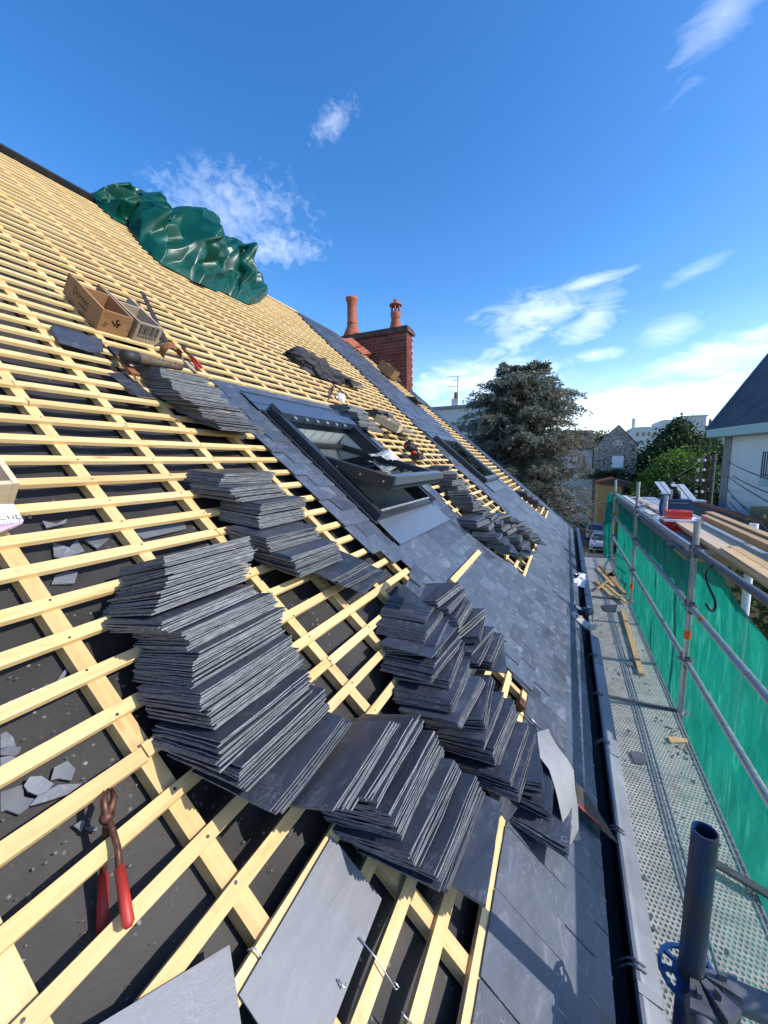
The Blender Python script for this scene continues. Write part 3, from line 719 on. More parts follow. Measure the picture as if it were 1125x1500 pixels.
# ---- skylights
def skylight(u0, u1, v0, v1, ang, top, apr_v, side):
    n0, n1 = -.03, .075
    mb = MB(); w = .05
    mb.rbox(u0, u0 + w, v0, v1, n0, n1); mb.rbox(u1 - w, u1, v0, v1, n0, n1)
    mb.rbox(u0 + w, u1 - w, v0, v0 + w, n0, n1 - .012); mb.rbox(u0 + w, u1 - w, v1 - w, v1, n0, n1)
    sk = mb.build('skylight', M['alu'], house)
    # flashing: apron below, sides, head gutter
    mb = MB(); mb.rbox(u0 - .01, u1 + .04, apr_v, v0 + .01, .022, .026)
    mb.rbox(u0 - .012, u1 + .042, apr_v - .006, apr_v + .006, .018, .0285); mb.build('apron', M['apron'], sk)
    mb = MB(); mb.rbox(u0 + w - .002, u1 - w + .002, v0 + w - .016, v0 + w - .001, n1 - .0118, n1 - .004); mb.build('sill_strip', M['galv'], sk)
    mb = MB()
    for a, b, c_, e_ in ((u0 - side, u0 - .002, u0 - .022, u0 - .001), (u1 + .002, u1 + side, u1 + .001, u1 + .022)):
        mb = MB(); mb.rbox(a, b, v0 - .02, top, .021, .0262); mb.rbox(c_, e_, v0, v1, .026, n1 + .008)
        mb.build('side_flashing', M['alu'], sk)
    mb = MB(); mb.rbox(u0 - side - .03, u1 + side + .06, v1 + .03, top, .027, .031)
    mb.rbox(u0 - side - .03, u1 + side + .06, top - .012, top, .031, .04); mb.rbox(u0 - side - .03, u1 + side + .06, v1 + .11, v1 + .118, .031, .036)
    mb.build('head_flashing', M['bluealu'], sk)
    mb = MB(); mb.hexa([RW(a, b, c) for c, vv in ((n1 - .04, (v1 - .07, v1 + .045)), (n1 + .022, (v1 - .075, v1 + .035))) for a, b in ((u0 + .005, vv[0]), (u1 - .005, vv[0]), (u1 - .005, vv[1]), (u0 + .005, vv[1]))])
    mb.build('top_cover', M['bluealu'], sk)
    # pivoting sash
    vm = (v0 + v1) / 2; c, s = math.cos(ang), math.sin(ang); h = (v1 - v0) / 2 - .03
    X0, X1 = u0 + .028, u1 - .028
    def S(u, y, z): # y up the sash from the pivot, z out of it
        return RW(u, vm + y * c + z * s, n1 - .035 - y * s + z * c)
    def sbox(mb, a, b, y0, y1, z0, z1, mi=0): mb.hexa([S(x, y, z) for z in (z0, z1) for x, y in ((a, y0), (b, y0), (b, y1), (a, y1))], mi)
    mb = MB(); f = .055
    sbox(mb, X0, X0 + f, -h, h, -.035, .045); sbox(mb, X1 - f, X1, -h, h, -.035, .045)
    sbox(mb, X0 + f, X1 - f, -h, -h + f, -.035, .043); sbox(mb, X0 + f, X1 - f, h - f, h, -.035, .043)
    mb.build('sash', M['alu'], sk)
    mb = MB(); sbox(mb, X0 - .004, X1 + .004, -h - .012, -h + .05, .0455, .054); sbox(mb, X0 - .004, X1 + .004, -h - .016, -h - .001, .002, .054)
    mb.build('sash_trim', M['trim'], sk)
    mb = MB(); sbox(mb, X0 + f - .004, X1 - f + .004, -h + f - .004, h - f + .004, .010, .018); mb.build('pane', M['glass'], sk)
    if ang > .05:
        mb = MB()
        for y in (-.45, -.28, -.1):
            mb.lathe([(.0001, .003), (.007, .002), (.007, -.002)], S(X0 - .001, y, .004), -AX, 8)
        mb.build('screw', M['wire'], sk)
        # pale lining of the opening and the room behind it
        L0, L1 = u0 + .045, u1 - .045; d = -.33
        mb = MB()
        for q in ([(L0, v0 + .05, n0), (L0, v1 - .05, n0), (L0, v1 - .05, d), (L0, v0 + .05, d)], [(L1, v0 + .05, n0), (L1, v0 + .05, d), (L1, v1 - .05, d), (L1, v1 - .05, n0)],
                  [(L0, v1 - .05, n0), (L1, v1 - .05, n0), (L1, v1 - .02, d), (L0, v1 - .02, d)], [(L0, v0 + .05, n0), (L0, v0 + .02, d), (L1, v0 + .02, d), (L1, v0 + .05, n0)]):
            mb.add([RW(*p) for p in q], [(0, 1, 2, 3)])
        mb.build('lining', M['lining'], sk)
        mb = MB(); B = 1.3
        c_ = [RW(L0 - .3, v0 - .3, d - .002), RW(L1 + .3, v0 - .3, d - .002), RW(L1 + .3, v1 + .3, d - .002), RW(L0 - .3, v1 + .3, d - .002)]
        lo = [p + V((0, 0.4, -1.5)) for p in c_]
        mb.add(c_ + lo, [(4, 5, 6, 7), (0, 1, 5, 4), (1, 2, 6, 5), (2, 3, 7, 6), (3, 0, 4, 7)])
        mb.build('room_shell', M['room'], sk)
        mb = MB()                                            # row of fixing tabs under the top cover
        for i in range(6):
            x = u0 + .16 + i * .14
            mb.lathe([(.0001, .006), (.014, .004), (.016, -.004)], RW(x, v1 - .085, n1 + .002), AN, 10)
        mb.build('fixing_tab', M['galv'], sk)
    else:
        mb = MB(); mb.rbox(X0 + .03, X1 - .03, v0 + .06, v1 - .06, -.06, -.05); mb.build('dark_backing', M['room'], sk)  # dark backing sheet put in to stand for the dim inside behind the pane
    return S, X0, X1, h
S1, SX0, SX1, SH = skylight(*W1, math.radians(25), 1.90, .365, .05)
skylight(*W2, 0.0, 1.86, .43, .04)

# ---- chimney with its bricks
ch_x0, ch_x1, ch_y0, ch_y1, ch_z = 8.86, 9.26, 3.50, 5.42, 3.02
mb = MB(); mb.box(ch_x0 + .006, ch_x1 - .006, ch_y0 + .006, ch_y1 - .006, -.2, ch_z)
chim = mb.build('chimney', M['mortar'], house)
def bmesh_brick(L, H, T):
    mb = MB(); b = .005
    mb.box(-L/2, L/2, -T/2, T/2, -H/2, H/2)
    me = bpy.data.meshes.new('brick'); me.from_pydata([tuple(p) for p in mb.v], [], mb.f); me.materials.append(M['brick']); me.update(); return me
bl, bs, bh = bmesh_brick(.215, .062, .05), bmesh_brick(.104, .062, .05), .0735
rb = random.Random(2); z = ch_z - .04; row = 0
while z > 1.2:
    y = ch_y0; k = 0
    while y < ch_y1 - .02:
        me, L = (bl, .215) if not (row % 2 and k == 0) else (bs, .104)
        if y + L > ch_y1 + .01: me, L = bs, .104
        if y + L > ch_y1 + .02: break
        roofz = math.tan(TH) * (y + L - .653) - .757 - .1
        if z > roofz - .1:
            obj_from('brick', me, frame((ch_x0 + .022 + rb.uniform(-.003, .002), y + L / 2, z), (0, 1, 0), (-1, 0, 0)) @ Matrix.Rotation(rb.uniform(-.012, .012), 4, 'Z'), chim)
        y += L + .012; k += 1
    x = ch_x0 + (.055 if row % 2 else .0); k = 0
    while x < ch_x1 - .05:
        L = .215 if x + .215 < ch_x1 + .02 else .104; me = bl if L > .2 else bs
        if x + L > ch_x1 + .03: break
        obj_from('brick', me, Matrix.Translation((x + L / 2 + .004, ch_y0 + .022 + rb.uniform(-.002, .003), z)), chim)
        x += L + .012
    z -= bh; row += 1
mb = MB()
def crown(a, b):
    return None
mb.box(ch_x0 - .045, ch_x1 + .045, ch_y0 - .045, ch_y1 + .045, ch_z - .005, ch_z + .065)
mb.box(ch_x0 - .02, ch_x1 + .02, ch_y0 - .02, ch_y1 + .02, ch_z + .065, ch_z + .13)
mb.build('chimney_crown', M['crown'], chim)
mb = MB(); mb.lathe([(.24, 0), (.23, .06), (.135, .27), (.125, .31), (.14, .33), (.14, .35), (.122, .37), (.117, .82), (.135, .85), (.135, .88), (.15, .90), (.15, .95), (.11, .955), (.10, .6), (.001, .6)], (9.06, 5.05, ch_z + .12), seg=20)
mb.build('chimney_pot', M['clay'], chim, smooth=True)
mb = MB(); c0 = (9.06, 3.86, ch_z + .12)
mb.lathe([(.16, 0), (.15, .05), (.10, .26), (.115, .28), (.115, .31), (.12, .35), (.125, .40), (.09, .42), (.05, .42)], c0, seg=20)
for i in range(6):
    a = i * math.pi / 3 + .3; mb.path([(c0[0] + .1 * math.cos(a), c0[1] + .1 * math.sin(a), c0[2] + .40), (c0[0] + .1 * math.cos(a), c0[1] + .1 * math.sin(a), c0[2] + .58)], .02, 6)
mb.lathe([(.001, .56), (.15, .56), (.155, .58), (.12, .61), (.045, .63), (.03, .65), (.05, .68), (.035, .71), (.001, .72)], c0, seg=20)
mb.build('chimney_pot', M['clay'], chim, smooth=True)
mb = MB(); mb.box(ch_x0 - .03, ch_x0 + .0, ch_y0 - .03, ch_y1 - .5, 1.55, 1.62); mb.box(ch_x0 - .04, ch_x1 + .03, ch_y0 - .03, ch_y0 - .002, 1.3, 1.62)
mb.build('chimney_flashing', M['zinc'], chim)
# loose flashing, felt and orange ridge tiles beside the chimney
for q, (u, v, L) in enumerate(((8.45, 5.55, .34), (8.55, 5.25, .3))):
    mb = MB()
    mb.grid(lambda a, b: RW(u + .2 * math.cos(math.pi * (b - .5)) - .1, v - L * a, .02) + AN * (.11 * math.sin(math.pi * b)) + AX * (.16 * (b - .5)), 3, 8)
    mb.build('ridge_tile', M['clay'], house, smooth=True)
# small red pot standing on the ridge behind the tarpaulin
mb = MB(); p = RW(5.62, V_RIDGE + .12, -.2); mb.lathe([(.10, 0), (.10, .12), (.115, .13), (.115, .17), (.1, .18), (.1, .3), (.115, .31), (.115, .35), (.1, .36), (.095, .5), (.07, .53), (.001, .54)], p, seg=16)
mb.build('ridge_pot', M['clay'], house, smooth=True)
# ================================================================== CRUMPLED SHEETS
def tri(x):
    x = x % 1.0; return abs(2 * x - 1)
def lerp_tab(tab, x):
    if x <= tab[0][0]: return tab[0][1:]
    for p, q in zip(tab, tab[1:]):
        if x <= q[0]:
            t = (x - p[0]) / (q[0] - p[0]); t = t * t * (3 - 2 * t) * .5 + t * .5
            return [a + (b - a) * t for a, b in zip(p[1:], q[1:])]
    return tab[-1][1:]
def crumple(p, seed, sc_=1.0):
    r = random.Random(seed); s = 0
    for A, fr in ((.5, 1.1), (.42, 1.7), (.3, 2.6), (.2, 4.1), (.12, 6.5)):
        a = r.uniform(0, math.pi); d = V((math.cos(a), math.sin(a), r.uniform(-.6, .6)))
        o = r.uniform(0, 10)
        q = p * sc_
        w = mnoise.noise(q * fr * .55 + V((o, o * 2, seed))) * 1.1
        m_ = .35 + .65 * max(0.0, min(1.0, .5 + 1.4 * mnoise.noise(q * .9 + V((o, 3, o)))))
        s += A * m_ * (tri(q.dot(d) * fr * .5 + w + o) ** .8 - .5)
    return s
# green tarpaulin over the ridge: foot of the heap on the battens, and its crest above the ridge
TP = [((132, 288), (130, 285)), ((148, 304), (150, 276)), ((168, 321), (185, 269)), ((188, 331), (200, 272)), ((200, 350), (216, 280)), ((213, 365), (231, 287)), ((236, 386), (250, 304)), ((261, 399), (273, 308)),
      ((290, 417), (297, 314)), ((318, 426), (303, 336)), ((330, 428), (322, 347)), ((345, 438), (340, 345)), ((355, 442), (352, 352)), ((367, 446), (357, 383)), ((380, 443), (373, 403)), ((391, 433), (390, 416))]
TL = [RP(*l, .012) for l, t in TP]; TTp = [onY(*t, ridge.y - .05) for l, t in TP]
def along(P, a):
    x = a * (len(P) - 1); i = min(int(x), len(P) - 2); t = x - i
    return P[i].lerp(P[i + 1], t)
_fr = {}
def fval(i, j, k):
    if (i, j, k) not in _fr: _fr[(i, j, k)] = random.Random(i * 7919 + j * 104729 + k * 13).uniform(-1, 1)
    return _fr[(i, j, k)]
def facet(x, y, k):
    i, j = math.floor(x), math.floor(y); s_, t = x - i, y - j
    v00, v10, v01, v11 = fval(i, j, k), fval(i + 1, j, k), fval(i, j + 1, k), fval(i + 1, j + 1, k)
    if fval(i, j, k + 50) > 0:
        f_ = v00 + s_ * (v10 - v00) + t * (v01 - v00) if s_ + t < 1 else v11 + (1 - s_) * (v01 - v11) + (1 - t) * (v10 - v11)
    else:
        f_ = v00 + s_ * (v10 - v00) + t * (v11 - v10) if s_ > t else v00 + t * (v01 - v00) + s_ * (v11 - v01)
    a_, b_ = s_ * s_ * (3 - 2 * s_), t * t * (3 - 2 * t)
    g_ = (v00 * (1 - a_) + v10 * a_) * (1 - b_) + (v01 * (1 - a_) + v11 * a_) * b_
    return .86 * f_ + .14 * g_
def tarp(a, b):
    lo, tp = along(TL, a), along(TTp, a); ln = (tp - lo).length
    e = min(1.0, 9 * a + .05, 9 * (1 - a) + .05)
    if b < .74:
        t = b / .74; mid = lo.lerp(tp, .45) + AN * (.22 * ln * e + .05) - AU * .10 * ln
        p = lo * (1 - t) ** 2 + mid * 2 * t * (1 - t) + tp * t * t
    else:
        t = (b - .74) / .26; p = tp + V((0, .75 * t, -(.95 * t ** 1.5) * 1.0 + .06 * math.sin(math.pi * t)))
    q = V((p.x, p.y * 1.2, p.z * 1.2))
    wa = .07 * mnoise.noise(q * 1.5 + V((2, 2, 2))) + .025 * mnoise.noise(q * 4); wb = .10 * mnoise.noise(q * 1.3 + V((8, 1, 3))) + .03 * mnoise.noise(q * 3.7)
    d1 = facet(a * 11 + wa * 11 + 3 * wb, b * 6 + wb * 8, 1); d2 = facet(a * 30 + wa * 30 + b * 2.5, b * 13 + wb * 12 - a * 4, 2)
    wq = mnoise.noise(q * .8) * 1.3
    f1 = 1 - abs(2 * ((a * 4.2 + b * .6 + wq) % 1) - 1); k1 = max(.2, min(1, .6 + mnoise.noise(q * .9 + V((7, 2, 1)))))
    folds = .20 * k1 * (f1 ** 1.3 - .45)
    am = e * min(1, 4 * b + .15) * (1.0 if b < .7 else .55) * min(1, ln / .7 + .2)
    gap = -.16 * math.exp(-((a - .36 - .12 * (b - .4)) / .025) ** 2) - .20 * math.exp(-((a - .73) / .022) ** 2)
    am *= (1 - .55 * math.exp(-((b - .72) / .16) ** 2)) * (1 if a < .74 else .65)
    d = (folds + .19 * d1 + .095 * d2 + gap * (1 if b < .8 else .3) - .03) * am
    p = p + (AN * .8 - AU * .35) * d + AX * ((.30 * folds + .08 * d2) * am)
    n = p.dot(AN) + 1
    if b < .74 and n < .006: p = p + AN * (.006 - n)
    return p
mb = MB(); mb.grid(tarp, 400, 190)
o = mb.build('tarpaulin', M['tarp'], smooth=True)
tag(o, 'large crumpled green vinyl tarpaulin heaped over the roof ridge', 'tarpaulin')

def blob(name, mt, pts, label, cat, seed, amp=.05, sc_=5.0, nu=60, nv=30):
    """crumpled heap along pts: (u, v, half width, height)"""
    def fn(a, b):
        x = a * (len(pts) - 1); i = min(int(x), len(pts) - 2); t = x - i
        u, v, w, h = [p + (q - p) * t for p, q in zip(pts[i], pts[i + 1])]
        du = pts[i + 1][0] - pts[i][0]; dv = pts[i + 1][1] - pts[i][1]; L = math.hypot(du, dv)
        th = math.pi * b; e = min(1, 7 * a + .02, 7 * (1 - a) + .02) ** .6
        p = RW(u, v, 0); c = crumple(p + V((0, 0, b)), seed, sc_); c2 = crumple(p + V((3, 1, b)), seed + 5, sc_)
        r = 1 + amp * 6 * c
        off = -math.cos(th) * w * e * r
        return RW(u - dv / L * off + amp * c2, v + du / L * off, max(.002, .003 + h * math.sin(th) * e * r + amp * .5 * c2 * math.sin(th)))
    mb = MB(); mb.grid(fn, nu, nv); return tag(mb.build(name, mt, smooth=True), label, cat)

# ================================================================== STACKED SLATES
LW = .215
loose_me = []
for i in range(8):                                          # local: x along, y from the resting edge to the free edge
    me = slate_mesh('loose_slate', .305 + random.Random(i).uniform(-.004, .004), LW, .0040, 60 + i, .005)
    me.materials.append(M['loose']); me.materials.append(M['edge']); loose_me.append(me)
def slate_pose(uc, v, phi, yaw, dy=0.0, n0=0.004):
    c, s = math.cos(phi), math.sin(phi)
    Mf = frame(RW(uc, v, n0), AX, AU * (-c) + AN * s)
    return Mf @ Matrix.Translation((0, dy, 0)) @ Matrix.Rotation(yaw, 4, 'Z')
def pile(ctrl, seed, spread=.004, gap=.0043, group_step=(8, 20), yawamp=.05, ushift=0.0, ujit=.02, flush=.78):
    """ctrl: (u of near corner, v of resting edge, lean to the roof in degrees) from the top of the stack down"""
    r = random.Random(seed); out = []
    k = 0; x = 0.0; glen = 1
    v = ctrl[0][1]; nxt = 0; gu = gy = 0.0; gp = 0
    while v > ctrl[-1][1]:
        i = 0
        while i < len(ctrl) - 2 and ctrl[i + 1][1] > v: i += 1
        a, b = ctrl[i], ctrl[i + 1]; t = (a[1] - v) / max(1e-6, a[1] - b[1])
        u = a[0] + (b[0] - a[0]) * t; ph = a[2] + (b[2] - a[2]) * t
        if nxt <= 0:
            nxt = r.randint(*group_step); glen = nxt; gu = r.uniform(-ujit, ujit); gy = r.uniform(-yawamp, yawamp); gp = r.uniform(-2, 2); v -= r.uniform(0.0, .006)
        nxt -= 1; phi = math.radians(max(12, ph + gp + r.uniform(-.5, .5)))
        dy = -flush * ((glen - nxt) - glen * .45) * gap / math.tan(phi) + r.uniform(-.0022, .0022)
        out.append((u + .1525 + ushift + gu + r.uniform(-spread, spread) + (r.uniform(-.022, .022) if r.random() < .10 else 0), v, phi, gy + r.uniform(-.006, .006) + (r.uniform(-.03, .03) if r.random() < .06 else 0), dy + (r.uniform(0, .012) if r.random() < .07 else 0)))
        v -= gap / math.sin(phi) * r.uniform(.9, 1.12)
    return out
PIL = {}
PIL['big'] = (pile([(.68, .70, 57), (.65, .62, 54), (.575, .55, 48), (.59, .46, 53), (.55, .40, 51), (.52, .33, 50), (.54, .24, 47), (.50, .17, 41), (.56, .10, 33)], 1, group_step=(7, 20), yawamp=.035), 'thin dark slate leaning in the tall fanned stack left of centre')
PIL['front'] = (pile([(.62, -.03, 58), (.70, -.10, 56), (.71, -.16, 53), (.72, -.25, 52), (.77, -.32, 44), (.80, -.36, 34), (.86, -.42, 22)], 2, yawamp=.09, group_step=(7, 17), gap=.0046), 'slate in the fanned front stack with broad blue faces showing')
PIL['right'] = (pile([(1.63, .17, 31), (1.53, .13, 36), (1.38, -.02, 45), (1.27, -.09, 43), (1.22, -.15, 43), (1.24, -.24, 53), (1.23, -.32, 49), (1.20, -.37, 46), (1.25, -.44, 47), (1.2, -.51, 42), (1.26, -.61, 34), (1.25, -.69, 24)], 3, yawamp=.12, group_step=(5, 13), gap=.0046, ujit=.045), 'slate in the long staggered stack running down to the eave')
PIL['mid'] = (pile([(1.20, 1.13, 36), (1.15, 1.04, 35), (1.18, .95, 35), (1.14, .84, 33), (1.15, .73, 34), (1.17, .62, 33), (1.19, .54, 29)], 4, yawamp=.06, ujit=.03), 'slate in the ragged stack left of the finished slating, below the skylight')
PIL['side'] = (pile([(1.72, .10, 50), (1.66, -.06, 52), (1.62, -.18, 50), (1.66, -.27, 40)], 5, yawamp=.25, group_step=(3, 6), gap=.0062, ujit=.05), 'slate in the twisted stack against the stepped slate edge')
PIL['small'] = (pile([(1.27, .53, 27), (1.40, .42, 22)], 6, yawamp=.15, group_step=(2, 4), gap=.0055), 'slate in the small flat stack between two larger stacks')
PIL['top'] = (pile([(1.39, 2.01, 31), (1.39, 1.84, 31), (1.38, 1.72, 34), (1.46, 1.62, 31), (1.50, 1.51, 24)], 7, yawamp=.04), 'slate in the stack under the leather tool roll')
farp = []
farp += pile([(3.42, 2.05, 40), (3.38, 1.85, 36), (3.38, 1.68, 30)], 8, yawamp=.2, group_step=(2, 5), gap=.009)
farp += pile([(4.38, 1.10, 40), (4.0, .72, 42), (3.9, .5, 40), (3.88, .34, 34)], 9, yawamp=.35, group_step=(2, 5), gap=.011, ujit=.06)
farp += pile([(3.50, .36, 40), (3.5, .1, 38), (3.5, -.10, 26)], 10, yawamp=.3, group_step=(2, 5), gap=.009, ujit=.06)
farp += pile([(3.95, .30, 42), (4.05, .0, 40), (4.1, -.22, 28)], 12, yawamp=.4, group_step=(2, 4), gap=.010, ujit=.07)
farp += pile([(4.45, .22, 42), (4.7, -.05, 40), (4.9, -.30, 28)], 13, yawamp=.4, group_step=(2, 4), gap=.010, ujit=.07)
farp += pile([(4.35, 2.15, 36), (4.45, 1.75, 28)], 14, yawamp=.3, group_step=(2, 4), gap=.012, ujit=.06)
farp += pile([(4.60, 2.98, 30), (4.75, 2.80, 20)], 15, yawamp=.2, group_step=(2, 4), gap=.012)
farp += pile([(7.75, 3.25, 32), (7.85, 3.05, 24)], 16, yawamp=.2, group_step=(2, 4), gap=.012)
farp += pile([(7.7, .30, 34), (7.85, .0, 30), (7.95, -.12, 24)], 17, yawamp=.1, group_step=(3, 6), gap=.012)
farp += pile([(8.3, 4.25, 30), (8.4, 4.1, 24)], 18, yawamp=.2, group_step=(2, 4), gap=.012)
alls = []
for key, (lst, lab) in PIL.items():
    for s_ in lst: alls.append((RW(s_[0], s_[1], .1).length * (1 if key not in ('top', 'side') else 1.5), key, lab, s_))
alls.sort(key=lambda q: q[0])
rest = MB(); rb = random.Random(77)
for i, (_, key, lab, (u, v, phi, yaw, dy)) in enumerate(alls):
    Mx = slate_pose(u, v, phi, yaw, dy) @ Matrix.Diagonal((1, 1, rb.uniform(.75, 1.2), 1))
    if i < 285:
        tag(obj_from('slate', loose_me[rb.randrange(8)], Mx), lab, 'slate', {'big': 'slates in the tall fanned stack', 'front': 'slates in the front stack', 'right': 'slates in the long staggered stack', 'mid': 'slates in the ragged stack', 'side': 'slates in the twisted stack', 'small': 'slates in the small flat stack', 'top': 'slates in the stack under the tool roll'}[key])
    else:
        me = loose_me[i % 8]; b = len(rest.v); rest.v += [Mx @ w.co for w in me.vertices]
        for pl in me.polygons: rest.f.append([b + q for q in pl.vertices]); rest.m.append(pl.material_index)
for i, (u, v, phi, yaw, dy) in enumerate(farp):
    Mx = slate_pose(u, v, phi, yaw, dy) @ Matrix.Diagonal((1.05, 1, 1.7, 1))
    me = loose_me[i % 8]; b = len(rest.v); rest.v += [Mx @ w.co for w in me.vertices]
    for pl in me.polygons: rest.f.append([b + q for q in pl.vertices]); rest.m.append(pl.material_index)
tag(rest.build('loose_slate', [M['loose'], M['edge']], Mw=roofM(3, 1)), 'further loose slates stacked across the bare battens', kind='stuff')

# single slates that can be told apart
plain = slate_mesh('plain_slate', .305, .215, .0045, 99, .0012); plain.materials.append(M['plainslate']); plain.materials.append(M['edge'])
def single(Mx, label, me=None, sx=1, sy=1):
    return tag(obj_from('slate', me or loose_me[3], Mx @ Matrix.Diagonal((sx, sy, 1, 1))), label, 'slate')
def from_corners(p0, p1, side, n):          # edge p0->p1 (pixels on the roof), slate to its `side`
    (u0, v0), (u1, v1) = onR(*p0, n), onR(*p1, n)
    d = V((u1 - u0, v1 - v0)); L = d.length; ang = math.atan2(d.y, d.x)
    return roofM((u0 + u1) / 2, (v0 + v1) / 2, n, ang), L
Mx, L = from_corners((355, 1455), (483, 1235), -1, .004)
single(Mx @ Matrix.Diagonal((1, -1, 1, 1)) if False else roofM(.555, -.40, .003, .03), 'large plain grey slate lying flat on the battens at the bottom edge', plain, 1, .80)
u_, v_ = onR(335, 1385, .004)
(ua_, va_) = onR(150, 1497, .004); an_ = math.atan2(v_ - va_, u_ - ua_)
single(roofM(u_, v_, .0035, an_) @ Matrix.Translation((-.1525, -.215, 0)), 'plain grey slate with its corner pointing up, bottom left of the roof', plain)
single(slate_pose(1.50, .045, math.radians(39), .06, .035), 'black slate sticking out to the left from the staggered stack', None, 1.02, 1.05)
single(roofM(1.66, .05, .165, .2), 'small slate offcut lying on top of the staggered stack', None, .45, .4)
single(roofM(1.74, .09, .172, .25), 'second little slate offcut on top of the staggered stack', None, .5, .35)
single(roofM(1.30, -.70, .05, -.35), 'wide blue slate sliding off the eave end of the staggered stack', None, .95, .9)
single(roofM(1.33, -.88, .035, -.75), 'slate lying on the finished slating beside the pale metal strip', M and loose_me[1], .9, .8)
single(roofM(2.13, -.70, .006, -.02) @ Matrix.Rotation(math.pi / 2, 4, 'Z'), 'long slate laid loose at the tip of the open batten area', loose_me[2], .8, .5)

def prism_px(name, px, n, t, mats, label=None, cat=None, group=None, z=None, parent=None):
    pts = []
    for q in px:
        nn = q[2] if len(q) > 2 else n
        pts.append(RP(q[0], q[1], nn) if z is None else onZ(q[0], q[1], z))
    mb = MB(); mb.prism(pts, (AN if z is None else V((0, 0, 1))) * t, 0, 1 if isinstance(mats, list) and len(mats) > 1 else None)
    o = mb.build(name, mats, parent); return tag(o, label, cat, group)
SM = [M['loose'], M['edge']]; SH = [M['shard'], M['edge']]
prism_px('slate', [(73, 480), (87, 502), (132, 516), (151, 516), (149, 498), (110, 487), (78, 478)], .012, .005, SM, 'dark slate with a broken edge on the battens below the wooden boxes', 'slate')
prism_px('slate', [(158, 547), (203, 582), (227, 584), (183, 548)], .006, .005, SM, 'narrow slate strip lying under the leather knife handle', 'slate')
sh = lambda L, o, s: [(o[0] + x * s, o[1] + y * s) for x, y in L]
Z1 = ((0, 1040), .14222)
SHARDS = [
 (sh([(0, 265), (60, 235), (130, 290), (160, 390), (60, 395), (0, 410)], *Z1), 'rounded pale slate fragment at the left edge of the picture'),
 (sh([(0, 425), (60, 398), (215, 390), (190, 460), (140, 490), (100, 480), (0, 474)], *Z1), 'pointed slate fragment below the rounded pale one'),
 (sh([(0, 500), (100, 484), (140, 494), (180, 530), (0, 610)], *Z1), 'slate fragment half under a batten at the left edge'),
 (sh([(515, 735), (600, 715), (730, 740), (770, 620), (690, 535), (555, 600)], *Z1), 'five sided blue grey slate fragment between two battens'),
 (sh([(0, 860), (230, 780), (240, 910), (380, 930), (300, 1010), (190, 1090), (60, 1040), (0, 1060)], *Z1), 'widest broken slate fragment lying on the underlay, far left'),
 (sh([(240, 790), (280, 850), (380, 890), (480, 850), (545, 770), (420, 690), (300, 700)], *Z1), 'round dusty slate fragment lying on the widest broken piece'),
 (sh([(300, 1000), (480, 950), (690, 880), (840, 770), (600, 780), (530, 815), (390, 890)], *Z1), 'long dark slate fragment under a batten near the pliers'),
 (sh([(750, 1200), (830, 1260), (870, 1170), (850, 1135)], *Z1), 'tiny grey slate chip left of the pliers head'),
 (sh([(870, 1220), (930, 1255), (990, 1260), (1000, 1220), (940, 1210)], *Z1), 'thin pale slate flake beside the pliers head')]
Z2 = ((0, 600), .37333)
SHARDS += [
 (sh([(165, 440), (180, 468), (255, 450), (262, 432), (220, 452)], *Z2), 'bow shaped slate sliver on the underlay beside the paper bag'),
 (sh([(205, 525), (210, 580), (240, 590), (330, 560), (300, 515), (270, 545)], *Z2), 'broad faint slate fragment between battens, upper left'),
 (sh([(330, 515), (380, 550), (450, 490), (440, 470), (380, 500)], *Z2), 'curved slate fragment right of the broad faint one'),
 (sh([(215, 655), (200, 690), (290, 685), (305, 640), (260, 640)], *Z2), 'slate fragment left of the tall fanned stack'),
 (sh([(218, 1071), (245, 1060), (290, 990), (275, 995)], *Z2), 'slim slate splinter on the underlay above the pliers'),
 (sh([(520, 480), (600, 460), (720, 440), (730, 470), (560, 510)], *Z2), 'long flat slate fragment between battens right of centre left')]
for i, (px, lab) in enumerate(SHARDS):
    hgt = {5: -.047, 6: -.05}.get(i, -.056)
    prism_px('slate_fragment', px, hgt, .005, SH, lab, 'slate fragment', 'broken slate on the underlay')
# dust and chips on the underlay
mb = MB(); rb = random.Random(4)
for i in range(620):
    u = rb.uniform(-.3, 3.4); v = rb.uniform(-.7, 2.6)
    if rb.random() < .55: u = rb.gauss(.25, .3); v = rb.gauss(.15, .35)
    if slated(u, v) or hole(u, v, .05): continue
    s_ = rb.uniform(.001, .0045) * (2 if rb.random() < .06 else 1); a = rb.uniform(0, 6.3); n = -.058 + .004 * rb.random()
    pts = [RW(u + s_ * math.cos(a + k) * q, v + s_ * math.sin(a + k) * q * .6, n) for k, q in ((0, 1), (1.9, .6), (3.3, 1), (4.8, .5))]
    mb.prism(pts, AN * .002)
tag(mb.build('slate_chip', M['shard']), 'small slate chips scattered over the underlay', kind='stuff')

# hooks lying about
def wire_hook(pts, label, r=.0016):
    mb = MB(); mb.path(pts, r, 6); tag(mb.build('slate_hook', M['wire'], smooth=True), label, 'hook', 'loose wire slate hooks')
def RPx(x, y, n): return RP(x, y, n)
wire_hook([RPx(335, 1017, .15), RPx(338, 1003, .155), RPx(350, 997, .155), RPx(376, 988, .155), RPx(384, 982, .155), RPx(377, 982, .157)], 'bent wire hook lying on the tall fanned stack')
wire_hook([RPx(526, 1373, .012), RPx(553, 1406, .012), RPx(580, 1450, .012), RPx(584, 1446, .016), RPx(578, 1438, .018)], 'long wire hook lying over a batten right of the plain slate')
wire_hook([RPx(495, 1434, .012), RPx(504, 1447, .016), RPx(507, 1440, .016)], 'short wire hook at the lower edge of the plain slate')
wire_hook([RPx(362, 1392, .006), RPx(372, 1388, .012), RPx(382, 1398, .012), RPx(384, 1410, .004)], 'small curled wire hook between the two plain slates')
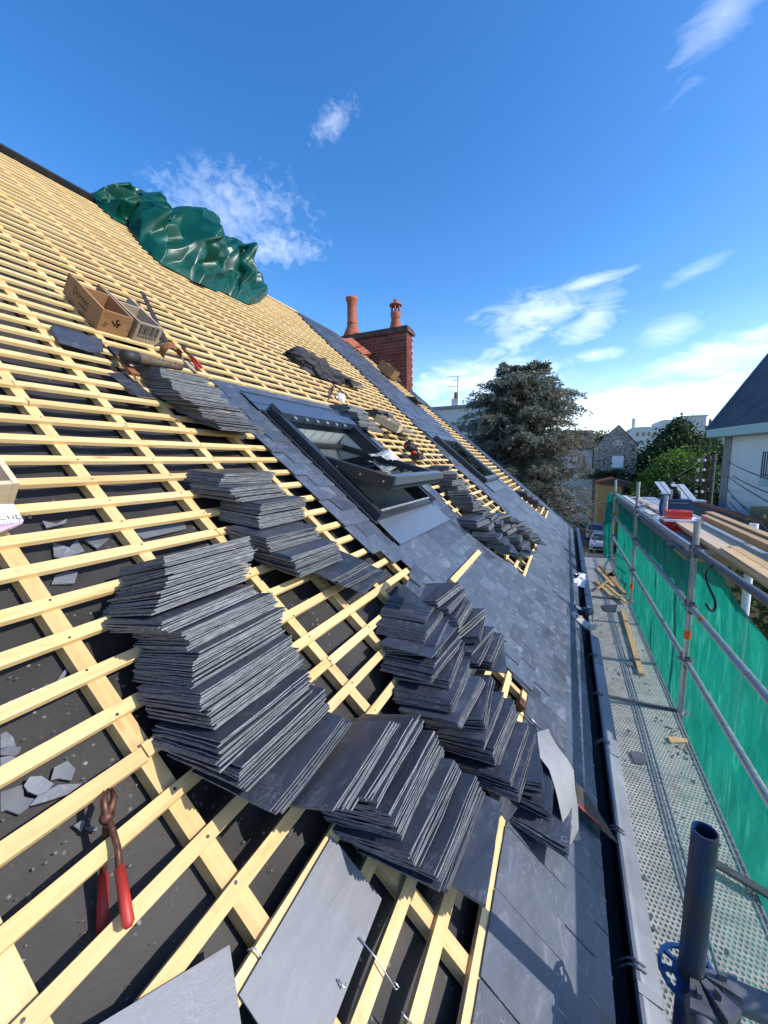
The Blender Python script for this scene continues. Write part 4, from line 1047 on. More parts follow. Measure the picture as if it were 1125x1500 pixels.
wire_hook([RPx(588, 1482, .004), RPx(594, 1490, .004), RPx(604, 1500, .004)], 'wire hook at the bottom edge of the roof')

# ================================================================== TOOLS AND BOXES ON THE ROOF
def open_box(name, Mf, W, L, H, mt, label, cat, t=.012):
    r = thing(name, label, cat, Mf.translation)
    def pc(nm, *b):
        mb = MB(); mb.box(*b); mb.v = [Mf @ p for p in mb.v]; return mb.build(nm, mt, r, Mw=Mf)
    pc('bottom_panel', 0, W, 0, L, 0, t)
    pc('side_panel', 0, t, 0, L, t + .0005, H); pc('side_panel', W - t, W, 0, L, t + .0005, H)
    pc('end_panel', t + .0005, W - t - .0005, 0, t, t + .0005, H - .002); pc('end_panel', t + .0005, W - t - .0005, L - t - .12, L - .12, t + .0005, H - .003)
    return r
def text_part(s_, Mf, size, mt, parent, name='printed_text', align='CENTER'):
    cu = bpy.data.curves.new(name, 'FONT'); cu.body = s_; cu.size = size; cu.align_x = align; cu.align_y = 'CENTER'; cu.extrude = .0003
    tmp = bpy.data.objects.new(name, cu); sc.collection.objects.link(tmp)
    dg = bpy.context.evaluated_depsgraph_get(); me = bpy.data.meshes.new_from_object(tmp.evaluated_get(dg))
    sc.collection.objects.unlink(tmp); bpy.data.objects.remove(tmp)
    me.materials.clear(); me.materials.append(mt); me.name = name
    return obj_from(name, me, Mf, parent)
(uA, vA), (uB, vB), (uF, vF) = onR(141, 483, 0.002), onR(178, 493, 0.002), onR(98, 437, 0.002)
W_, L_, H_ = .165, vF - vA + .06, .125
B1 = frame(RW(uA, vA, .002), AX, AU)
bx = open_box('wooden_box', B1, W_, L_, H_, M['oak'], 'open brown box with black printing, left one of two on the battens', 'box')
text_part('Dornec', B1 @ Matrix.Translation((-.0006, L_ * .55, H_ * .58)) @ frame((0, 0, 0), (0, -1, 0), (0, 0, 1)), .055, M['brownink'], bx)
text_part('ardoises', B1 @ Matrix.Translation((-.0006, L_ * .45, H_ * .30)) @ frame((0, 0, 0), (0, -1, 0), (0, 0, 1)), .028, M['brownink'], bx)
fr = B1 @ frame((0, -.0006, 0), (1, 0, 0), (0, 0, 1))
text_part('10', fr @ Matrix.Translation((.032, .042, 0)) @ Matrix.Rotation(1.2, 4, 'Z'), .032, M['brownink'], bx)
mb = MB(); rb = random.Random(8)                            # black plant-like emblem on the end board
for k in range(9):
    a = rb.uniform(0, 6.28); c0 = V((.088 + rb.uniform(-.012, .012), .066 + rb.uniform(-.018, .018), 0)); l = rb.uniform(.014, .03); d = V((math.cos(a), math.sin(a), 0)); w = V((-d.y, d.x, 0))
    mb.prism([fr @ (c0 - d * .004), fr @ (c0 + d * l * .5 - w * .005), fr @ (c0 + d * l), fr @ (c0 + d * l * .5 + w * .005)], fr.to_3x3() @ V((0, 0, .0006)))
mb.build('printed_emblem', M['ink'], bx)
B2 = frame(RW(uA + W_ + .03, vA - .005, .002), AX * 1.0 + AU * .06, AU)
bx2 = open_box('wooden_box', B2, .16, L_ * .93, H_ * .98, M['greybox'], 'open greyish box with dark stripes on its end, right of the brown box', 'box')
fr2 = B2 @ frame((0, -.0006, 0), (1, 0, 0), (0, 0, 1)); mb = MB(); x = .018
for w in (.014, .006, .018, .007, .006, .02, .005, .018):
    mb.prism([fr2 @ V(p) for p in ((x, .05, 0), (x + w, .05, 0), (x + w, .112, 0), (x, .112, 0))], fr2.to_3x3() @ V((0, 0, .0005))); x += w + .004
x = .018
for k in range(7):
    mb.prism([fr2 @ V(p) for p in ((x, .03, 0), (x + .012, .03, 0), (x + .012, .044, 0), (x, .044, 0))], fr2.to_3x3() @ V((0, 0, .0005))); x += .018
mb.build('printed_stripes', M['greyink'], bx2)
u_, v_ = onR(29, 709, .105)
open_box('wooden_crate', frame(RW(u_ - .24, v_, .003), AX, AU), .24, .42, .105, M['palewood'], 'pale open wooden crate cut off by the left edge of the picture', 'crate', .014)
bag = thing('paper_bag', 'white paper packet with violet print in front of the pale crate', 'packet', RP(15, 765, .01))
mb = MB(); mb.prism([RP(x, y, n) for x, y, n in ((-14, 744, .05), (19, 743, .045), (33, 767, .03), (16, 775, .012), (-14, 786, .012))], AN * .012); mb.build('packet', M['paper'], bag)
mb = MB(); mb.prism([RP(x, y, n + .0125) for x, y, n in ((-10, 774, .02), (-6, 768, .03), (33, 766, .03), (16, 774, .013), (-12, 784, .013))], AN * .0006); mb.build('printed_band', M['pink'], bag)
text_part('CROCHETS', roofM(*onR(4, 762, .05), .058, -.1), .022, M['greyink'], bag)

# slater's anvils (long iron bars with a spike)
def anvil(p0, p1, spike0, spike1, label):
    t = thing('slater_anvil', label, 'tool', p0)
    mb = MB(); d = (p1 - p0).normalized(); w = d.cross(AN).normalized() * .017; h = AN * .010
    mb.hexa([p0 - w, p0 + w, p1 + w * .8, p1 - w * .8, p0 - w + h, p0 + w + h, p1 + w * .8 + h, p1 - w * .8 + h]); mb.build('bar', M['darksteel'], t)
    mb = MB(); mb.path([spike0, (spike0 + spike1) / 2 + AN * .004, spike1], [.014, .011, .004], 6); mb.build('spike', M['darksteel'], t)
anvil(RP(243, 503, .02), RP(208, 429, .07), RP(222, 470, .05), RP(214, 478, .02), 'long dark iron bar leaning on the battens beside the boxes')
anvil(RP(470, 548, .06), RP(512, 584, .02), RP(488, 567, .05), RP(482, 585, .01), 'dark iron bar with a prong below the black jacket')
# leather tool roll on the upper stack
t = thing('tool_roll', 'old leather tool roll lying on the upper slate stack', 'tool roll', RP(225, 527, .1))
a_, b_ = RP(182, 521, .10), RP(265, 538, .10)
mb = MB(); mb.path([a_ + (b_ - a_) * x for x in (0, .25, .6, 1)], [.027, .031, .024, .019], 12); mb.build('pouch', M['darkleather'], t, smooth=True)
mb = MB(); mb.path([a_ - (b_ - a_) * .02, a_ + (b_ - a_) * .2], [.031, .033], 12); mb.build('end_cuff', M['rubber'], t, smooth=True)
mb = MB()
for x in (.55, .62, .85): mb.lathe([(.0001, .004), (.005, .002), (.005, -.004)], a_ + (b_ - a_) * x + AN * .032 - AU * .01, AN, 8)
mb.build('rivet', M['wire'], t)
lp = thing('leather_frog', 'curled tan leather belt loop standing on the tool roll', 'belt loop', RP(250, 520, .12))
mb = MB(); c0 = RP(250, 517, .14)
mb.grid(lambda a, b: c0 + AX * (.05 * math.cos(4.6 * a)) + AN * (.05 * math.sin(4.6 * a)) + AU * ((b - .5) * .055), 16, 2); mb.build('strap', M['leather'], lp, smooth=True)
# hammer lying on the roll, grey grip downhill
hm = thing('slater_hammer', 'slater hammer with grey grip beside the tool roll', 'hammer', RP(262, 522, .1))
mb = MB(); mb.path([RP(226, 507, .12), RP(240, 503, .135), RP(256, 512, .13), RP(266, 520, .12)], [.004, .009, .011, .008], 6); mb.build('head', M['darksteel'], hm, smooth=True)
mb = MB(); mb.path([RP(262, 518, .12), RP(272, 533, .10)], .006, 6); mb.build('shaft', M['steel'], hm)
mb = MB(); mb.path([RP(271, 531, .10), RP(279, 538, .09), RP(287, 546, .07)], [.011, .014, .012], 8); mb.build('grip', M['greybox'], hm, smooth=True)
def plier(name, label, head, piv, h1, h2, r, grip0):
    t = thing(name, label, 'pliers', piv)
    mb = MB(); sd = (piv - head).cross(AN).normalized() * r * .55
    for q in (-1, 1): mb.path([head + sd * q * .5, head + (piv - head) * .35 + sd * q * 2.0, piv + sd * q * .4], [r * .35, r * .75, r * .95], 8)
    mb.lathe([(.0001, r * .9), (r * 1.4, r * .7), (r * 1.5, -r * .7), (.0001, -r * .9)], piv, AN, 10); mb.build('jaw', M['rust'], t, smooth=True)
    for h in (h1, h2):
        n = len(h); mb = MB(); k = grip0
        mb.path([piv] + h[:k + 1], r * .72, 7); mb.build('handle', M['rust'], t, smooth=True)
        mb = MB(); e = h[k:]; mb.path(e + [e[-1] + (e[-1] - e[-2]).normalized() * r * .7], [r * 1.02] + [r * 1.15] * (len(e) - 1) + [r * .55], 9); mb.build('grip', M['red'], t, smooth=True)
plier('pliers', 'rusty long slate pliers with two red grips between the near battens', RP(161, 1155, .012), RP(157, 1196, .012),
      [RP(155, 1215, -.004), RP(152, 1255, -.036), RP(151, 1280, -.044), RP(150, 1362, -.046)], [RP(165, 1215, .016), RP(172, 1240, .02), RP(175, 1270, .022), RP(188, 1353, .024)], .0082, 2)
plier('pliers', 'small red handled pliers right of the tool roll', RP(267, 506, .05), RP(272, 515, .05), [RP(276, 520, .04), RP(281, 526, .03), RP(291, 541, .02)], [RP(277, 518, .05), RP(284, 525, .04), RP(295, 538, .03)], .009, 1)
# leather handled knife
k_ = thing('slate_knife', 'leather handled slate cutter hanging over two battens', 'slate cutter', RP(180, 530, .03))
def strip(pxs, n, w, t): # flat strip along pixels
    mb = MB(); pts = [RP(x, y, n) for x, y in pxs]; L = []; R_ = []
    for i, p in enumerate(pts):
        d = (pts[min(i + 1, len(pts) - 1)] - pts[max(i - 1, 0)]).normalized(); s_ = d.cross(AN).normalized() * (w[i] / 2); L.append(p - s_); R_.append(p + s_)
    mb.prism(L + R_[::-1], AN * t); return mb
strip([(172, 522), (184, 537), (198, 551)], .035, [.040, .036, .044], .014).build('handle', M['leather'], k_)
strip([(161, 511), (167, 516), (175, 526)], .034, [.04, .055, .042], .016).build('bolster', M['rubber'], k_)
strip([(196, 549), (199, 557)], .03, [.014, .004], .006).build('tip', M['steel'], k_)
# black jacket
pts = [(*onR(x, y, .05), w, h) for x, y, w, h in ((420, 512, .09, .10), (432, 520, .14, .15), (450, 532, .15, .15), (470, 543, .12, .12), (490, 551, .09, .10), (507, 557, .08, .08))]
blob('work_jacket', M['cloth'], pts, 'black work jacket dropped on the battens above the open skylight', 'jacket', 8, .11, 3.6, 130, 60)
blob('white_rag', M['white'], [(*onR(493, 578, .02), .03, .05), (*onR(499, 583, .02), .06, .07), (*onR(503, 588, .02), .03, .03)], 'white rag on the battens beside the pronged bar', 'rag', 3, .02, 8, 18, 10)
# box of hooks on the stack below
u_, v_ = onR(583, 637, .10)
bx3 = open_box('hook_box', frame(RW(u_ - .02, v_ + .02, .11), AX + AU * .15, AU - AN * .22), .17, .30, .085, M['palewood'], 'pale open box of hooks wedged in the slates above the second skylight', 'box', .012)
bx4 = open_box('wooden_box', frame(RW(8.15, 3.95, .03), AX, AU), .3, .42, .2, M['oak'], 'brown box at the foot of the brick chimney', 'box', .015)
# cordless drill
d_ = thing('cordless_drill', 'small cordless drill with red grip on the battens past the skylight', 'drill', RP(603, 660, .02))
a_, b_ = RP(596, 652, .10), RP(606, 657, .10)
mb = MB(); mb.path([a_, a_ + (b_ - a_) * .7, b_], [.05, .055, .035], 10); mb.path([b_, b_ + (b_ - a_) * .5], [.03, .02], 8); mb.build('body', M['blackpl'], d_)
mb = MB(); mb.path([a_, RP(607, 664, .06)], .03, 8); mb.build('grip', M['redpl'], d_)
mb = MB(); p = RP(611, 669, .05); mb.box(p.x - .07, p.x + .07, p.y - .05, p.y + .05, p.z - .04, p.z + .04); mb.build('battery', M['darksteel'], d_)
# clear wrap on the open sash
def wrap(a, b):
    p = S1(SX1 - .22 + .26 * a, -.10 + .20 * b, .05); c = crumple(p, 6, 9); return p + AN * (.05 * math.sin(math.pi * b) * math.sin(math.pi * a) + .06 * c) + AX * .03 * c
mb = MB(); mb.grid(wrap, 24, 18); tag(mb.build('plastic_wrap', M['wrap'], smooth=False), 'crumpled clear plastic wrap on the open skylight sash', 'plastic wrap')
# batten offcut laid on the slates
(u0_, v0_), (u1_, v1_) = onR(663, 851, .045), onR(703, 807, .045)
tag(board('batten_offcut', RW(u0_, v0_, .045), RW(u1_, v1_, .045), AU, .042, .025, M['batten']), 'short pale batten lying across the finished slates', 'batten')
# pale metal strip draped over the slate ends at the eave
Lf = [(175, 455), (255, 550), (300, 640), (370, 730), (410, 850), (440, 960), (480, 1150), (508, 1330), (520, 1385)]
Rt = [(365, 390), (390, 450), (450, 550), (530, 650), (580, 740), (592, 900), (615, 1050), (622, 1240), (560, 1362)]
NN = [.135, .145, .15, .15, .145, .135, .11, .08, .06]
def zs(q): return (740 + q[0] * .17333, 1000 + q[1] * .17333)
mb = MB(); rows = []
for (l, r_, n) in zip(Lf, Rt, NN):
    rows.append([RP(*zs(l), n) + (RP(*zs(r_), n) - RP(*zs(l), n)) * (k / 6) + AN * (.006 * math.sin(math.pi * k / 6)) for k in range(7)])
for j in range(len(rows)): mb.v += rows[j]
for j in range(len(rows) - 1):
    for i in range(6):
        a = j * 7 + i; mb.f.append([a, a + 1, a + 8, a + 7]); mb.m.append(0)
nb = len(mb.v); mb.v += [p - AN * .002 for p in mb.v[:nb]]; mb.f += [[q + nb for q in f[::-1]] for f in list(mb.f)]; mb.m = [0] * len(mb.f)
tag(mb.build('lead_strip', M['lead'], smooth=True), 'pale grey metal strip draped over slates near the gutter', 'metal strip')
# dark blade with a red spine reaching over the gutter
bl_ = thing('slate_ripper', 'dark pointed blade with a red stripe reaching over the gutter', 'blade', RP(860, 1190, .05))
pz = [zs(q) for q in ((590, 850), (640, 890), (780, 1090), (960, 1380), (740, 1190), (600, 1040))]
nn = [.055, .055, .05, .045, .05, .055]
mb = MB(); mb.prism([RP(x, y, n) for (x, y), n in zip(pz, nn)][::-1], AN * .004); mb.build('blade', M['darksteel'], bl_)
mb = MB(); mb.prism([RP(*zs(q), .0595) for q in ((604, 1012), (700, 1095), (850, 1235), (740, 1160), (612, 1040))][::-1], AN * .0008); mb.build('red_stripe', M['redmark'], bl_)
# small hammer where the battens end
h_ = thing('hammer', 'small hammer with bright shaft in the open corner of battens', 'hammer', RP(770, 1040, .0))
mb = MB(); mb.path([RP(765, 1040, .02), RP(792, 1068, .03)], .0055, 8); mb.build('shaft', M['steel'], h_, smooth=True)
p = RP(762, 1034, .015); mb = MB(); Mh = frame(p, AX, AU); mb.box(-.02, .04, -.018, .018, -.02, .02); mb.v = [Mh @ q for q in mb.v]; mb.build('head', M['rust'], h_)
# ================================================================== SCAFFOLD
YO, YI, ZD = -1.03, -.335, -2.28
XS = [-2.05, 1.02, 4.10, 7.20, 10.28]
scaf = thing('scaffold', 'galvanised tube scaffold with perforated decks along the eave', 'scaffold', (4, -.7, GZ))
R_T = .0242
def tube(name, p0, p1, mt, parent, r=R_T, seg=14):
    mb = MB(); mb.path([p0, p1], r, seg); return mb.build(name, mt, parent, smooth='auto')
def hollow(name, x, y, z0, z1, mt, parent):
    mb = MB(); mb.lathe([(R_T, z0), (R_T, z1), (R_T - .0035, z1), (R_T - .0035, z1 - .2), (.0001, z1 - .2)], (x, y, 0), seg=20)
    o = mb.build(name, mt, parent, smooth='auto'); return o
def rosette(x, y, z, mt, parent, r=.062):
    mb = MB(); n = 32
    # flat ring with eight holes: outer rim, spokes
    for i in range(n):
        a0, a1 = 2 * math.pi * i / n, 2 * math.pi * (i + 1) / n
        def q(rad, a, zz): return (x + rad * math.cos(a), y + rad * math.sin(a), zz)
        bands = [(.024, .034), (.054, r)] + ([(.0335, .0545)] if i % 4 == 0 else [])
        for r0, r1 in bands:
            mb.hexa([q(r0, a0, z - .004), q(r1, a0, z - .004), q(r1, a1, z - .004), q(r0, a1, z - .004), q(r0, a0, z + .004), q(r1, a0, z + .004), q(r1, a1, z + .004), q(r0, a1, z + .004)])
    return mb.build('rosette', mt, parent)
tops = {1.02: -.80, 4.10: -.53, 7.20: -.35, 10.28: -.46, -2.05: -.5}
for x in XS:
    st = hollow('standard', x, YO, GZ, tops[x], M['galv'], scaf)
    for z in (-1.78 + 1.0, -1.28, -1.78, ZD, -4.3):
        rosette(x, YO, z, M['galv'], st)
    inn = hollow('standard', x - (.05 if x == 1.02 else 0), YI + (.03 if x == 1.02 else 0), GZ, -.80 if x == 1.02 else -2.35, M['bluetube'] if x == 1.02 else M['galv'], scaf)
    if x == 1.02: rosette(x - .05, YI + .03, -1.175, M['bluering'], inn)
# orange bands on the second standard
for x, z in ((4.10, -1.53), (7.20, -2.02)):
    mb = MB(); mb.lathe([(R_T + .0012, z - .05), (R_T + .0012, z + .03)], (x, YO, 0), seg=16); mb.build('orange_band', M['orange'], scaf)
for (a, b) in zip(XS, XS[1:]):
    for z in (-.78, -1.28, -1.78):
        mt = M['darkgalv'] if z == -.78 and a < 4 else M['galv']
        mb = MB(); e = .055
        mb.path([(a + e, YO, z), (b - e, YO, z)], R_T * (1.12 if z == -.78 and a < 4 else 1), 14)
        gr = mb.build('guard_rail', mt, scaf, smooth='auto')
        mb = MB()
        for xe, s_ in ((a, 1), (b, -1)):
            mb.hexa([(xe + s_ * q, YO + yy, z + zz) for zz in (-.032, .032) for q, yy in ((.026, -.012), (.075, -.026), (.075, .026), (.026, .012))] if s_ > 0 else [(xe + s_ * q, YO + yy, z + zz) for zz in (-.032, .032) for q, yy in ((.075, -.026), (.026, -.012), (.026, .012), (.075, .026))])
            mb.box(xe + s_ * .05 - .005, xe + s_ * .05 + .005, YO - .02, YO + .02, z - .06, z + .055)
        mb.build('wedge_head', M['darkgalv'], gr)
        if z == -1.28: 
            mb = MB(); xx = a + (b - a) * .885; mb.lathe([(R_T + .001, -.025), (R_T + .001, .025)], (xx, YO, z), (1, 0, 0), 14); mb.build('orange_band', M['orange'], gr)
# near ledger from the inner standard to the outer one, with its wedge heads
xl, yl, zl = .97, YI + .03, -1.175
tube('ledger', (xl, yl - .05, zl), (xl + .03, YO + .05, zl - .03), M['darkgalv'], scaf, r=.027)
tube('ledger', (xl - .05, yl, zl), (-2.0, yl, zl), M['darkgalv'], scaf)
mb = MB()
for d in (V((0, -1, 0)), V((-1, 0, 0)), V((-.72, -.70, 0))):
    w = V((-d.y, d.x, 0)); c = V((xl, yl, zl))
    mb.hexa([c + d * a + w * b + V((0, 0, zz)) for zz in (-.028, .028) for a, b in ((.025, -.008), (.085, -.022), (.085, .022), (.025, .008))])
    mb.hexa([c + d * a + w * b + V((0, 0, zz)) for zz in (-.06, .042) for a, b in ((.047, -.004), (.062, -.004), (.062, .004), (.047, .004))])
mb.build('wedge_head', M['darkgalv'], scaf)
tube('diagonal_brace', (xl - .035, yl - .035, zl - .01), (xl - 1.1, yl - .05, zl - 1.0), M['darkgalv'], scaf)
for x in XS: tube('transom', (x, YI - .02, ZD - .03), (x, YO + .03, ZD - .03), M['darkgalv'], scaf)
for (a, b) in zip(XS, XS[1:]):
    for y0, y1 in ((-.368, -.668), (-.692, -.992)):
        e = .035; mb = MB(); z0 = ZD
        mb.add([(a + e, y0, z0), (b - e, y0, z0), (b - e, y1, z0), (a + e, y1, z0)], [(3, 2, 1, 0)])
        dk = mb.build('steel_deck', M['deck'], scaf)
        for yy, s_ in ((y0, 1), (y1, -1)):
            mb = MB(); mb.box(a + e, b - e, min(yy, yy + s_ * .010), max(yy, yy + s_ * .010), z0 - .06, z0 + .008)
            mb.box(a + e, b - e, min(yy - s_ * .016, yy - s_ * .024), max(yy - s_ * .016, yy - s_ * .024), z0, z0 + .006); mb.build('deck_edge', M['galv'], dk)
    mb = MB(); mb.box(b - .03, b + .03, -1.0, -.355, ZD - .012, ZD + .004); mb.box(b - .012, b + .012, -.99, -.36, ZD + .004, ZD + .010)
    mb.build('deck_joint', M['darkgalv'], scaf)

# debris netting
def net_top(x):
    T = [(-2.5, -1.5), (.5, -1.42), (1.5, -1.36), (2.4, -1.22), (3.1, -1.03), (4.05, -.86), (4.3, -.93), (4.7, -1.0), (5.3, -1.0), (6.0, -.93), (6.8, -.84), (7.15, -.79), (8.2, -.82), (9.4, -.80), (10.35, -.76)]
    return lerp_tab([(a, b) for a, b in T], x)[0]
def netf(a, b):
    x = -2.4 + 12.75 * a; zt = net_top(x); z = zt + (-5.2 - zt) * (b ** 1.15)
    f = (mnoise.noise(V((x * 3.2 + z * .8, z * .35, 3))) * .03 + abs(mnoise.noise(V((x * 7 + z * 1.6, z * .5, 8)))) * -.028 + .05 * mnoise.noise(V((x * .9, z * .7, 1))))
    if b < .04: f *= .4
    return (x, -1.085 - abs(f) * 1.0 - .02 - .03 * math.sin(b * 3), z)
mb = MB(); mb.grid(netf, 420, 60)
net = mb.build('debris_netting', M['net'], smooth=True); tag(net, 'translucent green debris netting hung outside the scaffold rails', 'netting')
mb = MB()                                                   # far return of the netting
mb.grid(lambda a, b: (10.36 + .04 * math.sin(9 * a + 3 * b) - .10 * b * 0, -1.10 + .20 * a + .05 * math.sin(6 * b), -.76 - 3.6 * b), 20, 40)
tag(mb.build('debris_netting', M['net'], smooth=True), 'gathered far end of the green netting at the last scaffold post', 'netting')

# ---- things lying on the deck
def deck_board(p0, p1, w, t, mt, label, name='timber', cat='timber', n=0.009):
    a, b = onZ(*p0, ZD + n + t), onZ(*p1, ZD + n + t); d = b - a
    return tag(board(name, a, b, V((-d.y, d.x, 0)), w, t, mt), label, cat)
deck_board((912, 893), (940, 986), .055, .025, M['lightplank'], 'single long yellow batten lying alone on the scaffold deck')
deck_board((874, 830), (899, 858), .06, .03, M['lightplank'], 'upper timber offcut of the jumble at the far end of the deck')
deck_board((880, 827), (915, 868), .07, .03, M['plank'], 'widest timber offcut of the jumble on the deck')
deck_board((873, 850), (896, 872), .05, .03, M['lightplank'], 'short pale offcut lowest in the jumble on the deck')
deck_board((888, 856), (917, 881), .05, .03, M['lightplank'], 'yellow offcut pointing at the second scaffold post', n=.03)
deck_board((874, 862), (892, 848), .04, .02, M['plank'], 'small offcut crossing the jumble on the deck', n=.045)
p = onZ(897, 841, ZD + .05); mb = MB(); mb.lathe([(.045, -.15), (.045, .12), (.038, .12), (.038, -.1), (.001, -.1)], p, (-.9, .25, .1), 14)
tag(mb.build('plastic_pipe', M['rubber'], smooth=True), 'short black pipe offcut lying beside the jumble of timber', 'pipe')
prism_px('slate', [(881, 887), (886, 895), (902, 897), (905, 886)], 0, .006, SM, 'slate with a clipped corner on the scaffold deck left of the long batten', 'slate', z=ZD + .009)
prism_px('slate', [(916, 967), (918, 974), (930, 978), (934, 972), (925, 966)], 0, .006, SH, 'broken slate piece beside the near end of the long batten', 'slate', z=ZD + .009)
prism_px('slate', [(923, 1101), (930, 1118), (945, 1120), (948, 1112), (938, 1102)], 0, .006, SH, 'small slate piece on the left deck plank beside the gutter', 'slate', z=ZD + .009)
prism_px('timber', [(978, 1080), (982, 1088), (1008, 1088), (1006, 1083)], 0, .01, [M['lightplank']], 'splinter of wood among slate bits on the right deck plank', 'timber', z=ZD + .009)
mb = MB(); rb = random.Random(21)
for i in range(230):
    x = rb.uniform(1.5, 9.5); y = rb.uniform(-.98, -.37)
    if rb.random() < .4: x = rb.gauss(6.0, .35)
    if rb.random() < .25: x = rb.gauss(3.6, .15); y = rb.gauss(-.9, .05)
    s_ = rb.uniform(.005, .022); a = rb.uniform(0, 6.3)
    mb.prism([(x + s_ * math.cos(a + k) * q, y + s_ * .6 * math.sin(a + k) * q, ZD + .003) for k, q in ((0, 1), (1.9, .6), (3.3, 1), (4.8, .5))], (0, 0, .004))
tag(mb.build('slate_chip', M['shard']), 'slate chips strewn over the scaffold deck', kind='stuff')
a, b = onZ(1046, 1266, ZD + .03), onZ(1140, 1322, ZD + .03)
tag(board('steel_bar', a, b, V((b.y - a.y, -(b.x - a.x), 0)), .045, .02, M['darkgalv']), 'flat dark steel bar lying across the right deck plank', 'bar')
# broken gutter fittings where a length is missing
gb = random.Random(9)
for i, (x, y, L, ang, mt, lab) in enumerate(((3.86, -.20, .26, -.5, 'alu', 'dark gutter bracket sticking out over the deck'), (3.96, -.20, .20, -.3, 'alu', 'second dark gutter bracket crossing the first one'),
        (3.72, -.19, .24, .8, 'greywood', 'brown card scrap standing in the gutter gap'), (3.80, -.17, .16, 2.2, 'blackpl', 'black plastic fitting in the gutter gap'), (4.06, -.17, .20, 1.4, 'zinc', 'bent zinc scrap at the start of the far gutter'))):
    mb = MB(); c, s_ = math.cos(ang), math.sin(ang); Mx = Matrix.Translation((x, y, -1.43)) @ Matrix.Rotation(ang, 4, 'Z') @ Matrix.Rotation(gb.uniform(-.4, .3), 4, 'Y')
    w = .018 + .012 * (i % 3)
    mb.box(-L * .4, L * .6, -w, w, 0, .012); mb.box(-L * .4, -L * .4 + .012, -w, w, 0, .05 + .02 * (i % 2)); mb.box(L * .2, L * .2 + .01, -w * .8, w * .8, 0, .03)
    mb.v = [Mx @ q for q in mb.v]; tag(mb.build('gutter_scrap', M[mt]), lab, 'scrap')
c = onZ(850, 846, -1.43)
def rag(a, b):
    w = .075 * (.5 + .5 * abs(math.sin(5 * a + .8))); q = c + V((.22 - .55 * a, (b - .5) * w * 2 + .03 * math.sin(9 * a), .05 * math.sin(math.pi * a) - .02))
    return q + V((0, 0, .05 * crumple(q, 5, 9)))
mb = MB(); mb.grid(rag, 30, 14); tag(mb.build('rag', M['white']), 'white rag caught in the gutter beyond the missing length', 'rag')

# ---- outer platform with timber, tool boxes and sheets
plat = thing('loading_platform', 'outer scaffold platform of long grey boards beyond the green netting', 'platform', (6, -1.5, -.9))
for y in (-1.22, -1.47, -1.72):
    mb = MB(); mb.box(4.6, 10.6, y - .115, y + .115, -.90, -.862); mb.build('platform_board', M['galv'] if y != -1.47 else M['greywood'], plat)
for x in (5.0, 7.2, 10.28):
    tube('bearer', (x, YO, -.93), (x, -1.95, -.93), M['darkgalv'], plat)
for x, y, zt in ((6.2, -1.205, -.48), (9.3, -1.90, -.45)):
    hollow('standard', x, y, GZ, zt, M['galv'], plat)
mb = MB(); mb.lathe([(.036, GZ), (.036, -.66), (.03, -.66), (.03, -.9), (.0001, -.9)], (5.1, -1.74, 0), seg=18); mb.build('standard', M['whiteframe'], plat)
tube('edge_rail', (4.5, -1.09, -.93), (10.4, -1.09, -.93), M['darkgalv'], plat)
def plank(x0, y0, x1, y1, z, w, t, mt, label):
    return tag(board('plank', V((x0, y0, z)), V((x1, y1, z)), V((0, 1, 0)), w, t, M[mt]), label, 'plank', 'planks stacked on the outer platform')
plank(6.0, -1.37, 2.55, -1.29, -.80, .26, .035, 'ply', 'widest flat board beneath the light timbers on the outer platform')
plank(6.1, -1.38, 2.5, -1.295, -.838, .22, .04, 'plank', 'brown plank under the widest flat board')
plank(4.15, -1.25, .9, -1.13, -.775, .075, .024, 'lightplank', 'light timber nearest the dark rail on the outer platform')
plank(4.25, -1.335, .9, -1.215, -.775, .075, .024, 'lightplank', 'light timber second from the dark rail')
plank(5.9, -1.55, 2.45, -1.46, -.745, .075, .065, 'plank', 'thick brown beam behind the flat board')
plank(6.1, -1.64, 2.4, -1.555, -.725, .075, .065, 'plank', 'thick brown beam farthest back on the outer platform')
plank(10.4, -1.22, 6.9, -1.20, -.838, .10, .02, 'greywood', 'grey white batten at the far end of the platform')
plank(10.2, -1.42, 7.4, -1.36, -.838, .07, .02, 'greywood', 'second grey white batten at the far end of the platform')
tb = thing('tool_box', 'red tool box with clear lid trays on the outer platform', 'tool box', (6.1, -1.35, -.86))
yb0, yb1, xb = -1.49, -1.13, 5.75
mb = MB(); mb.box(xb, xb + .28, yb0, yb1, -.90, -.765); mb.build('body', M['redpl'], tb)
mb = MB(); mb.box(xb - .01, xb + .29, yb0 - .01, yb1 + .01, -.763, -.735); mb.build('lid', M['whiteframe'], tb)
mb = MB(); mb.lathe([(.001, 0), (.055, 0), (.055, .06), (.001, .06)], (xb - .05, yb1 - .10, -.83), (-1, 0, 0), 14); mb.build('reel', M['redpl'], tb)
t2 = thing('parts_case', 'see-through red parts case on the red tool box', 'case', (6.35, -1.4, -.69))
mb = MB(); mb.box(xb + .04, xb + .26, yb0 + .09, yb1 - .03, -.733, -.655); mb.build('case', M['clearred'], t2)
mb = MB(); mb.box(xb + .035, xb + .265, yb0 + .08, yb1 - .02, -.654, -.640); mb.build('lid', M['clearred'], t2)
t3 = thing('tool_bag', 'dark blue power tool bag with upright handle behind the red box', 'bag', (7.0, -1.6, -.86))
xb = 6.4; mb = MB(); mb.hexa([(xb, -1.56, -.86), (xb + .3, -1.56, -.86), (xb + .3, -1.24, -.86), (xb, -1.24, -.86), (xb + .04, -1.54, -.55), (xb + .26, -1.54, -.55), (xb + .26, -1.26, -.55), (xb + .04, -1.26, -.55)])
mb.build('body', M['navy'], t3)
mb = MB(); mb.box(xb + .02, xb + .05, -1.50, -1.30, -.60, -.59); mb.build('trim', M['zinc'], t3)
